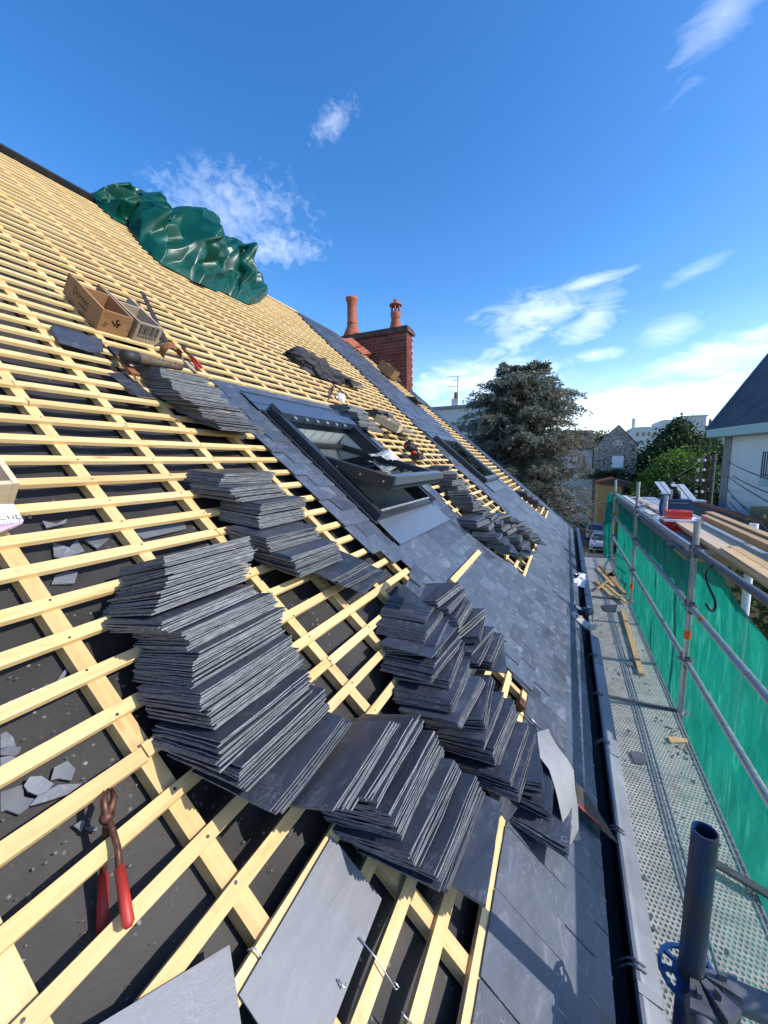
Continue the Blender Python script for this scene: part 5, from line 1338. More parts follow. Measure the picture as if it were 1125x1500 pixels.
mb = MB(); mb.path([(xb + .02, -1.23, -.84), (xb + .03, -1.20, -.66), (xb + .08, -1.22, -.56), (xb + .12, -1.28, -.53)], .028, 8); mb.build('shoulder_strap', M['bluering'], t3, smooth=True)
mb = MB(); mb.path([(xb + .2, -1.40, -.56), (xb + .2, -1.40, -.46), (xb + .18, -1.37, -.40), (xb + .2, -1.33, -.40)], [.05, .045, .03, .02], 8)
mb.build('saw_handle', M['blackpl'], t3, smooth=True)
def sheet(x, y, z, label):
    t = thing('zinc_tray', label, 'metal tray', (x, y, z))
    for k in (0, 1):
        mb = MB(); yy = y - k * .10
        mb.hexa([(x, yy - .042, z), (x, yy + .042, z), (x + .01, yy + .042, z), (x + .01, yy - .042, z), (x + .55, yy + .07 - .042, z + .22), (x + .55, yy + .07 + .042, z + .22), (x + .56, yy + .07 + .042, z + .22), (x + .56, yy + .07 - .042, z + .22)])
        mb.build('strip', M['traymetal'], t)
    mb = MB(); mb.hexa([(x - .02, y - .25, z - .02), (x - .02, y + .07, z - .02), (x + .2, y + .07, z - .02), (x + .2, y - .25, z - .02), (x - .02, y - .25, z), (x - .02, y + .07, z), (x + .2, y + .07, z), (x + .2, y - .25, z)]); mb.build('base', M['galv'], t)
    return t
sheet(7.4, -1.70, -.64, 'pair of pale upright metal strips right of the blue bag')
sheet(9.9, -1.90, -.72, 'pair of pale upright metal strips at the far end of the platform')
sp_ = thing('scrap_heap', 'small heap of scraps on the grey platform boards', 'scraps', (8.1, -1.3, -.86)); rb = random.Random(31)
for i in range(9):
    mb = MB()
    x, y = 8.1 + rb.uniform(-.4, .4), -1.30 + rb.uniform(-.1, .1); s_ = rb.uniform(.05, .1)
    mb.box(x, x + s_ * 2, y, y + s_, -.86 + .012 * i, -.85 + .012 * i); mb.build('scrap', M['greywood'], sp_)
mb = MB(); pts = [onY(1050, 829, -1.07), onY(1044, 829, -1.0), onY(1036, 834, -.995), onY(1034, 843, -1.0), onY(1037, 857, -1.0), onY(1044, 872, -1.0), onY(1048, 884, -1.0), onY(1046, 893, -1.0), onY(1041, 895, -1.0), onY(1036, 889, -1.0), onY(1034, 885, -1.0)]
def smoothpts(P, n=4):
    out = []
    for i in range(len(P) - 1):
        p0, p1, p2, p3 = P[max(0, i - 1)], P[i], P[i + 1], P[min(len(P) - 1, i + 2)]
        for k in range(n):
            t = k / n; out.append(.5 * ((2 * p1) + (p2 - p0) * t + (2 * p0 - 5 * p1 + 4 * p2 - p3) * t * t + (3 * p1 - p0 - 3 * p2 + p3) * t ** 3))
    return out + [P[-1]]
mb.path(smoothpts(pts), .0085, 8); tag(mb.build('rubber_hook', M['blackpl'], smooth=True), 'black hook hanging from the dark guard rail', 'hook')

# ================================================================== BUILDINGS AND STREET
def window_part(o, d, x0, x1, z0, z1, parent, nrm, shutter=None, arch=False):
    """window on a wall: o origin, d direction along the wall, nrm outwards"""
    o, d, nrm = V(o), V(d).normalized(), V(nrm).normalized(); up = V((0, 0, 1))
    def P(x, z, n): return o + d * x + up * z + nrm * n
    mb = MB(); w = .09
    def bx(a, b, c, e, n0, n1): mb.hexa([P(x, z, n) for n in (n0, n1) for x, z in ((a, c), (b, c), (b, e), (a, e))])
    bx(x0 - w, x0, z0 - w, z1 + w, -.05, .05); bx(x1, x1 + w, z0 - w, z1 + w, -.05, .05); bx(x0, x1, z1, z1 + w, -.05, .048); bx(x0, x1, z0 - w, z0, -.05, .055)
    bx((x0 + x1) / 2 - .03, (x0 + x1) / 2 + .03, z0, z1, .0, .035)
    f = mb.build('window', M['whiteframe'], parent)
    mb = MB()
    mb.hexa([P(x, z, n) for n in (.005, .015 if not shutter else .03) for x, z in ((x0, z0), (x1, z0), (x1, z1), (x0, z1))]); mb.build('shutter' if shutter else 'pane', shutter or M['glassdark'], f)
    return f
# stone gable house
GX = 54.0; a = V((-1, 0.12, 0)).normalized(); d = V((0.12, 1, 0)).normalized()   # wall facing the camera
o = V((GX, -7.36, GZ)); Wd = 4.45; he, ha = 9.62, 11.92
sh_ = thing('stone_house', 'rubble stone gable house with white shutter and arched attic window', 'house', (GX + 3, -5, GZ))
mb = MB(); mb.prism([o, o + d * Wd, o + d * Wd + V((0, 0, he)), o + d * Wd * .45 + V((0, 0, ha)), o + V((0, 0, he))], -a * 9)
mb.build('wall', M['stone'], sh_)
mb = MB(); up = V((0, 0, 1))
apx = o + d * Wd * .45 + up * (ha + .06)
for e_ in (o - d * .12 + up * (he - .05), o + d * (Wd + .15) + up * (he - .1)):
    mb.prism([apx - a * .25, e_ - a * .25, e_ - a * 9.2, apx - a * 9.2], up * .12)
mb.build('roof', M['darkroof'], sh_, uvf=lambda p: (p.x, p.z * 1.4))
window_part(o, d, 1.38, 2.40, 7.12, 8.34, sh_, a, shutter=M['whiteframe'])
fa = MB(); cx_ = Wd * .45; P_ = lambda x, z, n: o + d * x + up * z + a * n
fa.prism([P_(cx_ + .49 * math.cos(t), 9.71 + .49 * math.sin(t), .02) for t in [math.pi * k / 10 for k in range(11)]], a * .04)
aw = fa.build('attic_window', M['whiteframe'], sh_)
fa = MB()
for s0, s1 in ((.10, 1.42), (1.72, 3.04)):
    fa.prism([P_(cx_ + (.03 if s0 < 1 else -.03), 9.76, .062)] + [P_(cx_ + .39 * math.cos(t), 9.75 + .38 * math.sin(t), .062) for t in [s0 + (s1 - s0) * k / 5 for k in range(6)]], a * .01)
fa.build('pane', M['glassdark'], aw)
# lower wing of the stone house behind, towards the cedar
wg = thing('tiled_house', 'dark roofed house joined behind the stone gable, half hidden by the cedar', 'house', (GX + 8, 1, GZ))
mb = MB(); mb.box(GX + 2, GX + 11, -2.9, 8, GZ, 1.35); mb.build('wall', M['plaster'], wg)
mb = MB(); mb.prism([(GX + 1.7, -3.0, 1.3), (GX + 6.5, -3.0, 4.0), (GX + 11.3, -3.0, 1.3)], (0, 11.4, 0)); mb.build('roof', M['darkroof'], wg, uvf=lambda p: (p.y, p.z * 1.4))
window_part((GX + 2, -2.7, GZ), (0, 1, 0), .5, 1.5, 7.5, 8.9, wg, (-1, 0, 0))
# ochre outbuilding
ob = thing('ochre_building', 'low ochre rendered building with dark roof edge at the street end', 'building', (50, -4.5, GZ))
p0 = onX(876, 708, 48); mb = MB(); mb.box(48, 52, p0.y - 2.3, p0.y, GZ, p0.z); mb.build('wall', M['ochre'], ob)
mb = MB(); mb.prism([(47.7, p0.y + .2, p0.z - .02), (47.7, p0.y + .2, p0.z + .12), (47.7, p0.y - 1.4, p0.z + .55), (47.7, p0.y - 4.6, p0.z - .3), (47.7, p0.y - 4.6, p0.z - .5)], (4.6, 0, 0)); mb.build('roof', M['darkroof'], ob, uvf=lambda p: (p.x, p.y))
mb = MB()
for k in range(8): mb.path([(47.6, p0.y + .1 - .2 * k, p0.z + .16 + .053 * k), (48.2, p0.y + .1 - .2 * k, p0.z + .2 + .053 * k)], .12, 8)
mb.build('tile_edge', M['clay'], ob)
# long low tiled roof behind the platform
lr = thing('garage', 'low garage with dark sheet roof and clay ridge behind the platform', 'garage', (20, -4.5, GZ))
mb = MB(); mb.box(14, 24, -6.4, -3.3, GZ, -2.6); mb.build('wall', M['ochre'], lr)
mb = MB(); mb.prism([(13.8, -3.1, -2.62), (13.8, -4.8, -1.75), (13.8, -6.6, -2.62)], (10.4, 0, 0)); mb.build('roof', M['darkroof'], lr, uvf=lambda p: (p.x, p.y))
mb = MB(); mb.path([(13.75, -4.8, -1.74), (24.3, -4.8, -1.74)], .09, 8); mb.build('ridge', M['clay'], lr)
# pale flats in the distance
ap = thing('apartment_block', 'long pale blue-white apartment block in the distance', 'building', (150, -28, GZ))
def blk(x0, x1, y0, y1, z1): 
    mb = MB(); mb.box(x0, x1, y0, y1, GZ, z1); return mb.build('block', M['plaster'], ap)
blk(150, 166, -26.2, -18.8, 10.2); blk(150.5, 165, -31.5, -26.22, 12.0); blk(149.5, 163, -37.5, -31.52, 12.6)
mb = MB(); mb.box(149.3, 166, -37.8, -31.3, 12.6, 13.0); mb.build('roof_edge', M['mint'], ap)
mb = MB(); mb.box(152, 153.5, -19.6, -18.9, 9.2, 13.2); mb.box(151, 156, -24, -20.5, 9.2, 10.3); mb.box(153, 155, -29, -27.5, 11.4, 12.4); mb.build('roof_hut', M['plaster'], ap)
for (x, y0, y1, zs_) in ((150, -25.6, -19.3, (1.5, 4.5, 7.3)), (150.5, -31.0, -26.7, (3.5, 6.5, 9.3)), ):
    n = int((y1 - y0) / 1.55)
    for z in zs_:
        for k in range(n):
            mb = MB(); y = y0 + .3 + 1.55 * k; mb.box(x - .05, x + .02, y, y + .8, z, z + 1.25); mb.build('window', M['glassdark'], ap)
mb = MB(); mb.path([(155, -31, 12), (155, -31, 15.4)], .06, 5); mb.path([(155, -31.8, 15.2), (155, -30.2, 15.2)], .05, 5); mb.build('antenna', M['darkgalv'], ap)
# cream house at the right
hp = onX(1066, 640, 21.0); q1 = onX(1125, 634.5, 21.0); q_ = q1 * (hp.z / q1.z)
dd = V((q_.x - hp.x, q_.y - hp.y, 0)).normalized(); nn_ = V((-dd.y, dd.x, 0))
if nn_.dot(V((-hp.x, -hp.y, 0))) < 0: nn_ = -nn_
def onW(px, py, off=0.0):                                   # pixel onto the wall plane of the cream house
    r_ = ray(px, py); return r_ * ((V((hp.x, hp.y, 0)).dot(nn_) + off) / r_.dot(nn_))
hr = thing('cream_house', 'cream rendered house with mint fascia, balcony and steep slate roof', 'house', (hp.x, hp.y, GZ))
ez = hp.z + .22; Lh = 9.0
mb = MB(); A_ = V((hp.x, hp.y, GZ)); B_ = A_ + dd * Lh
mb.prism([A_, B_, B_ - nn_ * 8, A_ - nn_ * 8], V((0, 0, ez - GZ - .22))); mb.build('wall', M['creamplaster'], hr)
mb = MB(); a0 = A_ + nn_ * .55 - dd * .45; b0 = B_ + nn_ * .55
mb.prism([a0 + V((0, 0, ez - GZ - .22)), b0 + V((0, 0, ez - GZ - .22)), b0 - nn_ * 9 + V((0, 0, ez - GZ - .22)), a0 - nn_ * 9 + V((0, 0, ez - GZ - .22))], V((0, 0, .34))); mb.build('fascia', M['mint'], hr)
mb = MB(); zb = ez - GZ + .13
e0, e1 = a0 + V((0, 0, zb)), b0 + V((0, 0, zb)); k0 = onW(1131, 513, -3.0); r0 = V((k0.x, k0.y, k0.z)); r1 = r0 + dd * (Lh - 3.0)
f0, f1 = a0 - nn_ * 9 + V((0, 0, zb)), b0 - nn_ * 9 + V((0, 0, zb))
mb.add([e0, e1, r1, r0, f0, f1], [(0, 1, 2, 3), (4, 0, 3), (5, 4, 3, 2), (1, 5, 2)])
ex = dd; mb.build('roof', M['farslate'], hr, uvf=lambda p: (p.dot(ex), p.z * 1.25))
mb = MB(); mb.path([e0, r0], .07, 6); mb.build('hip_ridge', M['darkgalv'], hr)
mb = MB(); mb.hexa([A_ + dd * x + nn_ * n + V((0, 0, z)) for z in (0, ez - GZ - .23) for x, n in ((-.12, -.3), (.32, -.3), (.32, .04), (-.12, .04))]); mb.build('quoin', M['concrete'], hr)
bal = MB(); kb = onW(1112, 700, .5); bx0 = (kb - V((hp.x, hp.y, 0))).dot(dd)
pb = [A_ + dd * bx0, A_ + dd * (bx0 + 3), A_ + dd * (bx0 + 3) + nn_ * .5, A_ + dd * bx0 + nn_ * .5]
zb_ = kb.z - GZ - .30
bal.prism([p + V((0, 0, zb_)) for p in pb], V((0, 0, .30))); bl2 = bal.build('balcony', M['mint'], hr)
mb = MB()
for k in range(30):
    p = pb[3] + (pb[2] - pb[3]) * (k / 29) - nn_ * .06; mb.path([p + V((0, 0, zb_ + .3)), p + V((0, 0, zb_ + 1.2))], .014, 5)
for k in range(8):
    p = pb[0] + (pb[3] - pb[0]) * (k / 7) + dd * .06; mb.path([p + V((0, 0, zb_ + .3)), p + V((0, 0, zb_ + 1.2))], .014, 5)
for z in (zb_ + .4, zb_ + 1.2):
    mb.path([pb[3] - nn_ * .06 + V((0, 0, z)), pb[2] - nn_ * .06 + V((0, 0, z))], .022, 5); mb.path([pb[0] + dd * .06 + V((0, 0, z)), pb[3] + dd * .06 + V((0, 0, z))], .022, 5)
mb.build('railing', M['darkgalv'], bl2)
mb = MB(); mb.hexa([A_ + dd * x + nn_ * n + V((0, 0, z)) for z in (2.0, zb_ - .75) for x, n in ((bx0 - .35, .0), (bx0 + 4, .0), (bx0 + 4, .45), (bx0 - .35, .45))]); mb.build('ochre_bay', M['ochre'], hr)
# small dark roofed house and white gable between pole and cream house
sm = thing('chimney_house', 'small dark gabled house with a block chimney behind the utility pole', 'house', (60, -16.5, GZ))
c0 = onX(1043, 662, 60); 
mb = MB(); mb.prism([(60, c0.y + 1.9, GZ), (60, c0.y - 1.6, GZ), (60, c0.y - 1.6, c0.z - .6), (60, c0.y, c0.z + 2.0), (60, c0.y + 1.9, c0.z - .9)], (6, 0, 0)); mb.build('wall', M['rubber'], sm)
mb = MB(); mb.box(60.2, 61, c0.y - 1.0, c0.y + .6, c0.z + 1.0, c0.z + 2.9); mb.box(60.1, 61.1, c0.y - 1.1, c0.y + .7, c0.z + 2.9, c0.z + 3.2); mb.build('chimney', M['concrete'], sm)
mb = MB()
for k in (-.6, -.1, .3): mb.lathe([(.16, 0), (.13, .7), (.16, .75)], (60.6, c0.y + k, c0.z + 3.2), seg=8)
mb.build('chimney_pot', M['clay'], sm)
wh = thing('white_house', 'plain white gable wall behind the small dark house', 'house', (70, -20, GZ))
c1 = onX(1058, 650, 70); mb = MB(); mb.prism([(70, c1.y + 1.6, GZ), (70, c1.y - 6, GZ), (70, c1.y - 6, c1.z + 1.2), (70, c1.y - 1, c1.z + 2.2), (70, c1.y + 1.6, c1.z + .2)], (8, 0, 0)); mb.build('wall', M['plaster'], wh)
# flat roofed house behind the cedar, with chimney and aerial
fh = thing('flat_roofed_house', 'white flat topped house left of the cedar with a chimney and aerial', 'house', (36, 9, GZ))
mb = MB(); mb.box(34, 42, 4.5, 13.2, GZ, 4.55); mb.build('wall', M['plaster'], fh)
mb = MB(); mb.box(33.8, 42.2, 4.3, 13.4, 4.55, 4.8); mb.build('roof_edge', M['zinc'], fh)
cc = onX(667, 588, 35); mb = MB(); mb.box(34.8, 35.4, cc.y - .3, cc.y + .3, 4.8, 5.5); mb.build('chimney', M['plaster'], fh)
mb = MB(); mb.lathe([(.17, 0), (.13, .5), (.16, .55), (.1, .6)], (35.1, cc.y, 5.5), seg=10); mb.build('chimney_pot', M['clay'], fh)
mb = MB(); tp = onX(668, 551, 35); mb.path([(35, cc.y - .2, 4.8), (35, cc.y - .2, tp.z)], .035, 6)
for z, l in ((tp.z, 1.1), (tp.z - .35, .5), (tp.z - .85, .95)): mb.path([(35, cc.y - .3, z), (35, cc.y - .2 + l, z)], .022, 5)
mb.build('aerial', M['darkgalv'], fh)
window_part((34, 4.6, GZ), (0, 1, 0), 4.7, 5.7, 9.6, 11.2, fh, (-1, 0, 0))
# utility pole
pl = thing('utility_pole', 'dark double utility pole with white insulators and many cables', 'utility pole', (26, -6.8, GZ))
pt_ = onX(1036, 667, 26); 
mb = MB(); mb.path([(26, pt_.y, GZ), (26, pt_.y, pt_.z)], [.17, .13], 10); mb.build('post', M['bark'], pl)
mb = MB(); mb.path([(26, pt_.y - .30, GZ), (26, pt_.y - .30, pt_.z + .05)], [.11, .09], 10); mb.build('post', M['greypost'], pl)
for z in (-.25, -.75, -1.3, -1.9, -2.6):
    mb = MB(); mb.path([(25.8, pt_.y + .18, pt_.z + z), (25.8, pt_.y - .42, pt_.z + z)], .03, 6); mb.build('bracket', M['darkgalv'], pl)
for z in (-.25, -.75, -1.3, -1.9):
    for y in (.15, .4):
        mb = MB(); mb.lathe([(.001, -.06), (.07, -.05), (.05, .0), (.07, .05), (.001, .07)], (25.75, pt_.y + y, pt_.z + z), seg=8); mb.build('insulator', M['whiteframe'], pl)
def cable(p0, p1, label, r=.012, sag=.25, grp='cables strung from the utility pole'):
    mb = MB(); n = 14; mb.path([p0 + (p1 - p0) * (k / n) - V((0, 0, sag * 4 * (k / n) * (1 - k / n))) for k in range(n + 1)], r, 5)
    tag(mb.build('overhead_cable', M['rubber'], smooth=True), label, 'cable', grp)
def PT(z, y=.1): return V((25.8, pt_.y + y, pt_.z + z))
lab = 'black cable running from the pole past the cream house'
for (z, e) in ((-.05, (1150, 710)), (-.7, (1150, 748)), (-1.2, (1150, 800)), (-1.7, (1100, 790))):
    cable(PT(z, -.5), onX(*e, 9.0), lab, .016, .1)
cable(onX(1074, 697, 18), onX(1150, 730, 9), 'cable starting on the wall of the cream house', .016, .05)
cable(onX(1068, 734, 18), onX(1105, 775, 12), 'steep stay cable in front of the cream house', .014, .02)
cable(onX(1070, 726, 18), onX(1150, 778, 9), 'lower cable leaving the wall of the cream house', .016, .05)
lab = 'thin cable running from the pole towards the stone house'
for z, e in ((-.1, (932, 671)), (-.25, (931, 681)), (-.5, (932, 690)), (-.9, (934, 699)), (-1.3, (930, 712)), (-2.0, (935, 724))):
    cable(PT(z), onX(*e, 52), lab, .014, .12)
cable(PT(.0), onX(813, 746, 9.4), 'long pale cable from the pole to the eave corner of the roof', .016, .5, 'pale service cables to the roof corner')
cable(onX(912, 735, 24), onX(829, 759, 9.4), 'lower pale cable reaching the eave corner of the roof', .014, .25, 'pale service cables to the roof corner')

# ---- parked cars
def car(loc, yaw, paint, label):
    c = thing('parked_car', label, 'car', loc, 'cars parked along the street'); Mx = Matrix.Translation(V(loc)) @ Matrix.Rotation(yaw, 4, 'Z')
    prof = [(-2.0, .28), (-2.05, .62), (-1.95, .88), (-1.2, .98), (-.75, .98), (.0, .98), (1.55, .98), (1.95, .9), (2.02, .6), (1.98, .28)]
    mb = MB(); n = len(prof)
    def ring(y, s_): return [Mx @ V((x * s_, y, z)) for x, z in prof]
    ys = [(-.84, .965), (-.76, 1.0), (.76, 1.0), (.84, .965)]
    for y, s_ in ys: mb.v += ring(y, s_)
    for k in range(3):
        for i in range(n):
            j = (i + 1) % n; mb.f.append([k * n + i, k * n + j, (k + 1) * n + j, (k + 1) * n + i]); mb.m.append(0)
    mb.f += [list(range(n))[::-1], [3 * n + i for i in range(n)]]; mb.m += [0, 0]
    mb.build('body', paint, c)
    cab = [(-1.15, .985), (-.45, 1.44), (1.05, 1.46), (1.75, .985)]
    mb = MB(); b = [Mx @ V((x, s_ * (.74 if z < 1 else .60), z)) for s_ in (-1, 1) for x, z in cab]
    mb.add(b, [(0, 1, 2, 3), (7, 6, 5, 4), (0, 4, 5, 1), (2, 6, 7, 3)]); mb.build('windows', M['glassdark'], c)
    mb = MB(); mb.hexa([Mx @ V(p) for p in ((-.5, -.60, 1.42), (1.1, -.60, 1.44), (1.1, .60, 1.44), (-.5, .60, 1.42), (-.42, -.56, 1.48), (1.0, -.56, 1.49), (1.0, .56, 1.49), (-.42, .56, 1.48))])
    for s_ in (-1, 1):
        for (xa, za), (xb, zb) in ((cab[0], cab[1]), (cab[2], cab[3])): mb.path([Mx @ V((xa, s_ * .745, za)), Mx @ V((xb, s_ * .605, zb))], .04, 6)
    mb.build('roof', paint, c)
    for x in (-1.3, 1.25):
        for s_ in (-1, 1):
            mb = MB(); mb.lathe([(.001, 0), (.20, .0), (.31, .02), (.31, .19), (.001, .19)], Mx @ V((x, s_ * .66, .31)), Mx.to_3x3() @ V((0, s_, 0)), 16); w = mb.build('wheel', M['tyre'], c)
            mb = MB(); mb.lathe([(.001, .03), (.17, .02), (.19, .0)], Mx @ V((x, s_ * .85, .31)), Mx.to_3x3() @ V((0, s_, 0)), 12); mb.build('rim', M['galv'], w)
    for s_ in (-1, 1):
        mb = MB(); mb.hexa([Mx @ V((x, s_ * y, z)) for z in (.66, .82) for x, y in ((-2.07, .45), (-1.85, .84), (-1.8, .78), (-1.98, .45))]); mb.build('headlight', M['whiteframe'], c)
    mb = MB(); mb.hexa([Mx @ V((x, y, z)) for z in (.38, .55) for x, y in ((-2.07, -.55), (-2.0, -.55), (-2.0, .55), (-2.07, .55))]); mb.build('grille', M['blackpl'], c)
    return c
ca, cb = onZ(884, 815, GZ), onZ(879, 803, GZ)
car((39.6, -3.05, GZ), -.06, M['carsilver'], 'nearer silver car parked beside the green netting end')
car((45.2, -2.95, GZ), -.03, M['cargrey'], 'grey car parked behind the silver one')

# ================================================================== TREES
def leafcards(mb, rng, c, d, L, w):
    d = d.normalized(); s_ = d.orthogonal().normalized(); s_ = Matrix.Rotation(rng.uniform(0, 6.28), 3, d) @ s_
    b = len(mb.v); mb.v += [c - s_ * w * .35, c + d * L * .45 + s_ * w * .5, c + d * L, c + d * L * .5 - s_ * w * .5]; mb.f.append([b, b + 1, b + 2, b + 3]); mb.m.append(0)
def cedar(base, H, R, label):
    rng = random.Random(12); t = thing('cedar_tree', label, 'tree', base); base = V(base)
    mb = MB(); mb.path([base, base + V((.1, .1, H * .4)), base + V((-.1, .2, H * .75)), base + V((0, .1, H * .97))], [.45, .33, .16, .03], 10)
    cr = MB()
    def branch(o, az, L, rise, rad):
        n = 7; pts = [o]; d = V((math.cos(az), math.sin(az), rise))
        for k in range(n):
            f = (k + 1) / n
            dd = V((math.cos(az + rng.uniform(-.12, .12)), math.sin(az), rise - 0.75 * f * f + rng.uniform(-.1, .1))); pts.append(pts[-1] + dd * (L / n))
        mb.path(pts, [rad * (1 - k / (n + 1)) for k in range(n + 1)], 5)
        for k in range(1, n + 1):
            f = k / n
            side = V((-math.sin(az), math.cos(az), 0)); ns = 4
            for q in range(ns):
                o2 = pts[k - 1] + (pts[k] - pts[k - 1]) * rng.random(); sl = L * (.36 - .18 * f) * rng.uniform(.6, 1.25); sgn = 1 if q % 2 else -1
                dirn = (side * sgn * rng.uniform(.6, 1.1) + V((math.cos(az), math.sin(az), 0)) * rng.uniform(.4, 1.0) + V((0, 0, rng.uniform(-.35, .25))))
                dirn.normalize(); m_ = max(5, int(sl / .11))
                for j in range(m_):
                    g_ = (j + rng.random()) / m_; c = o2 + dirn * sl * g_ + V((0, 0, -.35 * sl * g_ * g_))
                    for h in range(3):
                        dl = dirn * rng.uniform(.2, .9) + V((rng.uniform(-1, 1), rng.uniform(-1, 1), rng.uniform(-1.1, .5))) * .75
                        leafcards(cr, rng, c + V((rng.uniform(-.07, .07), rng.uniform(-.07, .07), rng.uniform(-.06, .06))), dl, rng.uniform(.14, .30), rng.uniform(.05, .09))
            leaf_end = pts[k]
    nb = 230
    for i in range(nb):
        f = i / nb; h = H * (.20 + .78 * f); prof_ = min(1.0, ((1 - h / H) * H / 4.0 + .03) ** .62)
        az = i * 2.39996 + rng.uniform(-.3, .3); L = max(.7, R * prof_ * rng.uniform(.66, 1.02))
        branch(base + V((0, .1 * f, h)), az, L, rng.uniform(.12, .5) + .35 * f, .08 * (1 - f) + .02)
    # extra leaders that make the jagged top
    for q in range(7):
        a_ = q * .9; o = base + V((math.cos(a_) * R * .34 * rng.uniform(.5, 1.3), math.sin(a_) * R * .42 * rng.uniform(.5, 1.3), H * rng.uniform(.72, .82)))
        for k in range(9): branch(o + V((0, 0, k * .22)), rng.uniform(0, 6.28), rng.uniform(.5, 1.3) * (1 - k / 12), .5, .03)
    mb.build('trunk', M['bark'], t); tag(cr.build('crown', M['cedarleaf'], t), kind='stuff')
cedar((25.5, 2.6, GZ), 13.6, 4.1, 'broad grey green cedar with drooping tiers beyond the roof')
def broad(name, base, blobs, mt, n, ls, label, seed, trunk=.2, group=None):
    rng = random.Random(seed); t = thing(name, label, 'tree' if 'tree' in name else 'shrub', base, group); base = V(base); mb = MB()
    top = max(b[0][2] for b in blobs)
    mb.path([base, base + V((.05, .05, (top - 0) * .5)), V((blobs[0][0][0] + base.x, blobs[0][0][1] + base.y, base.z + top))], [trunk, trunk * .75, trunk * .2], 8)
    for (c, r) in blobs: mb.path([base + V((0, 0, max(.2, c[2] * .45))), base + V(c)], [trunk * .5, trunk * .12], 6)
    mb.build('trunk', M['bark'], t); cr = MB(); tot = sum(r[0] * r[1] + r[1] * r[2] for c, r in blobs)
    for (c, r) in blobs:
        k = int(n * (r[0] * r[1] + r[1] * r[2]) / tot); clumps = []
        for q in range(max(5, k // 60)):
            d = V((rng.gauss(0, 1), rng.gauss(0, 1), rng.gauss(0, 1))).normalized() * rng.uniform(.5, 1.05); clumps.append((d, rng.uniform(.14, .34)))
        for i in range(k):
            d, s_ = clumps[i % len(clumps)]
            e = V((rng.gauss(0, s_), rng.gauss(0, s_), rng.gauss(0, s_ * .8))) + d
            p = base + V(c) + V((e.x * r[0], e.y * r[1], e.z * r[2]))
            leafcards(cr, rng, p, V((rng.uniform(-1, 1), rng.uniform(-1, 1), rng.uniform(-.9, .7))) + d * .4, ls * rng.uniform(.6, 1.3), ls * rng.uniform(.4, .7))
    tag(cr.build('crown', mt, t), kind='stuff'); return t
gb_ = 'garden trees beyond the cables'
broad('conifer_tree', (55, -11.5, GZ), [((0, 0, 10.9), (1.3, 1.2, 1.5)), ((0, 0, 9.4), (2.3, 2.2, 1.9)), ((0, 0.1, 7.4), (3.2, 3.3, 2.6)), ((0, -1.9, 6.6), (2.8, 2.8, 3)), ((0, .3, 4.4), (4.2, 4.6, 3.6))], M['darkleaf'], 52000, .42, 'tall dark conical tree in front of the apartment block', 4, .35, gb_)
broad('leafy_tree', (46, -9.8, GZ), [((0, 0, 6.6), (2.0, 2.0, 1.9)), ((0, -1.3, 4.8), (2.4, 2.3, 2.4)), ((0, 1.2, 4.4), (2.2, 2.2, 2.4))], M['brightleaf'], 32000, .3, 'bright yellow green leafy tree below the dark conical one', 5, .25, gb_)
broad('dark_tree', (60, -9.6, GZ), [((0, 0, 5.9), (2.4, 1.9, 2.6)), ((-1, .2, 3.2), (3, 2.4, 3.2))], M['darkleaf'], 34000, .36, 'dark round tree beside the stone house', 6, .3, gb_)
broad('dark_tree', (48, -14.2, GZ), [((0, 0, 5.6), (3, 2.8, 3.2)), ((0, 1.5, 3.6), (3, 2.6, 3.2))], M['darkleaf'], 30000, .38, 'dark tree behind the utility pole', 7, .3, gb_)
broad('dark_tree', (42, -11.8, GZ), [((0, 0, 3.6), (2.8, 3.2, 2.6)), ((0, 2.4, 2.9), (2.4, 2.4, 2.3))], M['darkleaf'], 30000, .34, 'low dark tree under the bright leafy one', 8, .25, gb_)
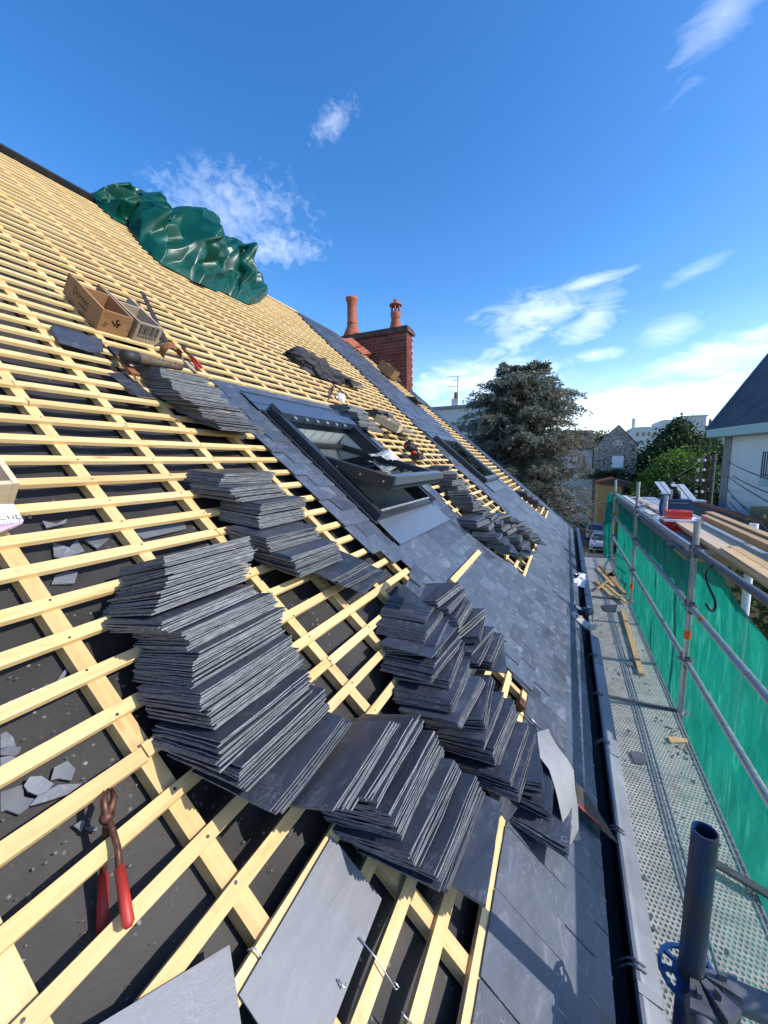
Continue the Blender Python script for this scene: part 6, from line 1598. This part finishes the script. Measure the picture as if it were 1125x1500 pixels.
broad('round_tree', (85, -4.0, GZ), [((0, 0, 9.6), (3, 3.6, 3.0)), ((0, 3.4, 8.8), (3, 3, 2.6))], M['brightleaf'], 8000, .8, 'pale green treetop above the dark tiled house', 9, .4, gb_)
broad('round_tree', (80, -6.7, GZ), [((0, 0, 10.2), (1.7, 1.5, 2.0)), ((0, 0, 8), (1.6, 1.6, 2.4))], M['darkleaf'], 6000, .7, 'small round dark treetop left of the stone gable', 10, .3, gb_)
broad('ivy_shrub', (52.8, -4.3, GZ), [((0, -1.2, 6.3), (.6, 1.8, .48)), ((0, 1.2, 6.25), (.6, 1.6, .55))], M['darkleaf'], 2200, .22, 'ivy shrub growing across the stone gable below the shutter', 11, .12)
gsh = 'garden shrubs below the outer platform'
broad('garden_shrub', (7.5, -5.0, GZ), [((0, 0, 5.4), (2.2, 1.5, 1.5)), ((2.6, .1, 5.2), (1.8, 1.4, 1.5)), ((-2.4, .1, 5.0), (2.0, 1.4, 1.5))], M['bushleaf'], 15000, .16, 'leafy shrub seen between the netting and the planks', 13, .12, gsh)
broad('garden_shrub', (3.6, -4.6, GZ), [((0, 0, 5.1), (2.0, 1.3, 1.6)), ((-1.8, .0, 4.8), (1.6, 1.2, 1.5))], M['bushleaf'], 11000, .13, 'leafy shrub under the nearest planks at the right edge', 14, .12, gsh)
broad('garden_shrub', (9.4, -4.3, GZ), [((0, 0, 6.35), (.9, .9, .9)), ((-1.0, -.1, 6.3), (.8, .7, .7)), ((0.4, -.2, 5.4), (1, 1, 1))], M['bushleaf'], 4200, .17, 'bush rising beside the cream house wall at the right edge', 15, .1, gsh)
broad('garden_shrub', (22, -9.5, GZ), [((0, 0, 3.4), (1.5, 3.0, 1.5)), ((2, 2.0, 3.0), (1.5, 1.6, 1.3))], M['bushleaf'], 6000, .2, 'hedge like shrub at the foot of the utility pole', 16, .12, gsh)
mb = MB(); mb.box(15, 15.2, -9, -3.0, GZ, -3.4); tag(mb.build('garden_wall', M['concrete']), 'grey garden wall behind the planks', 'wall')
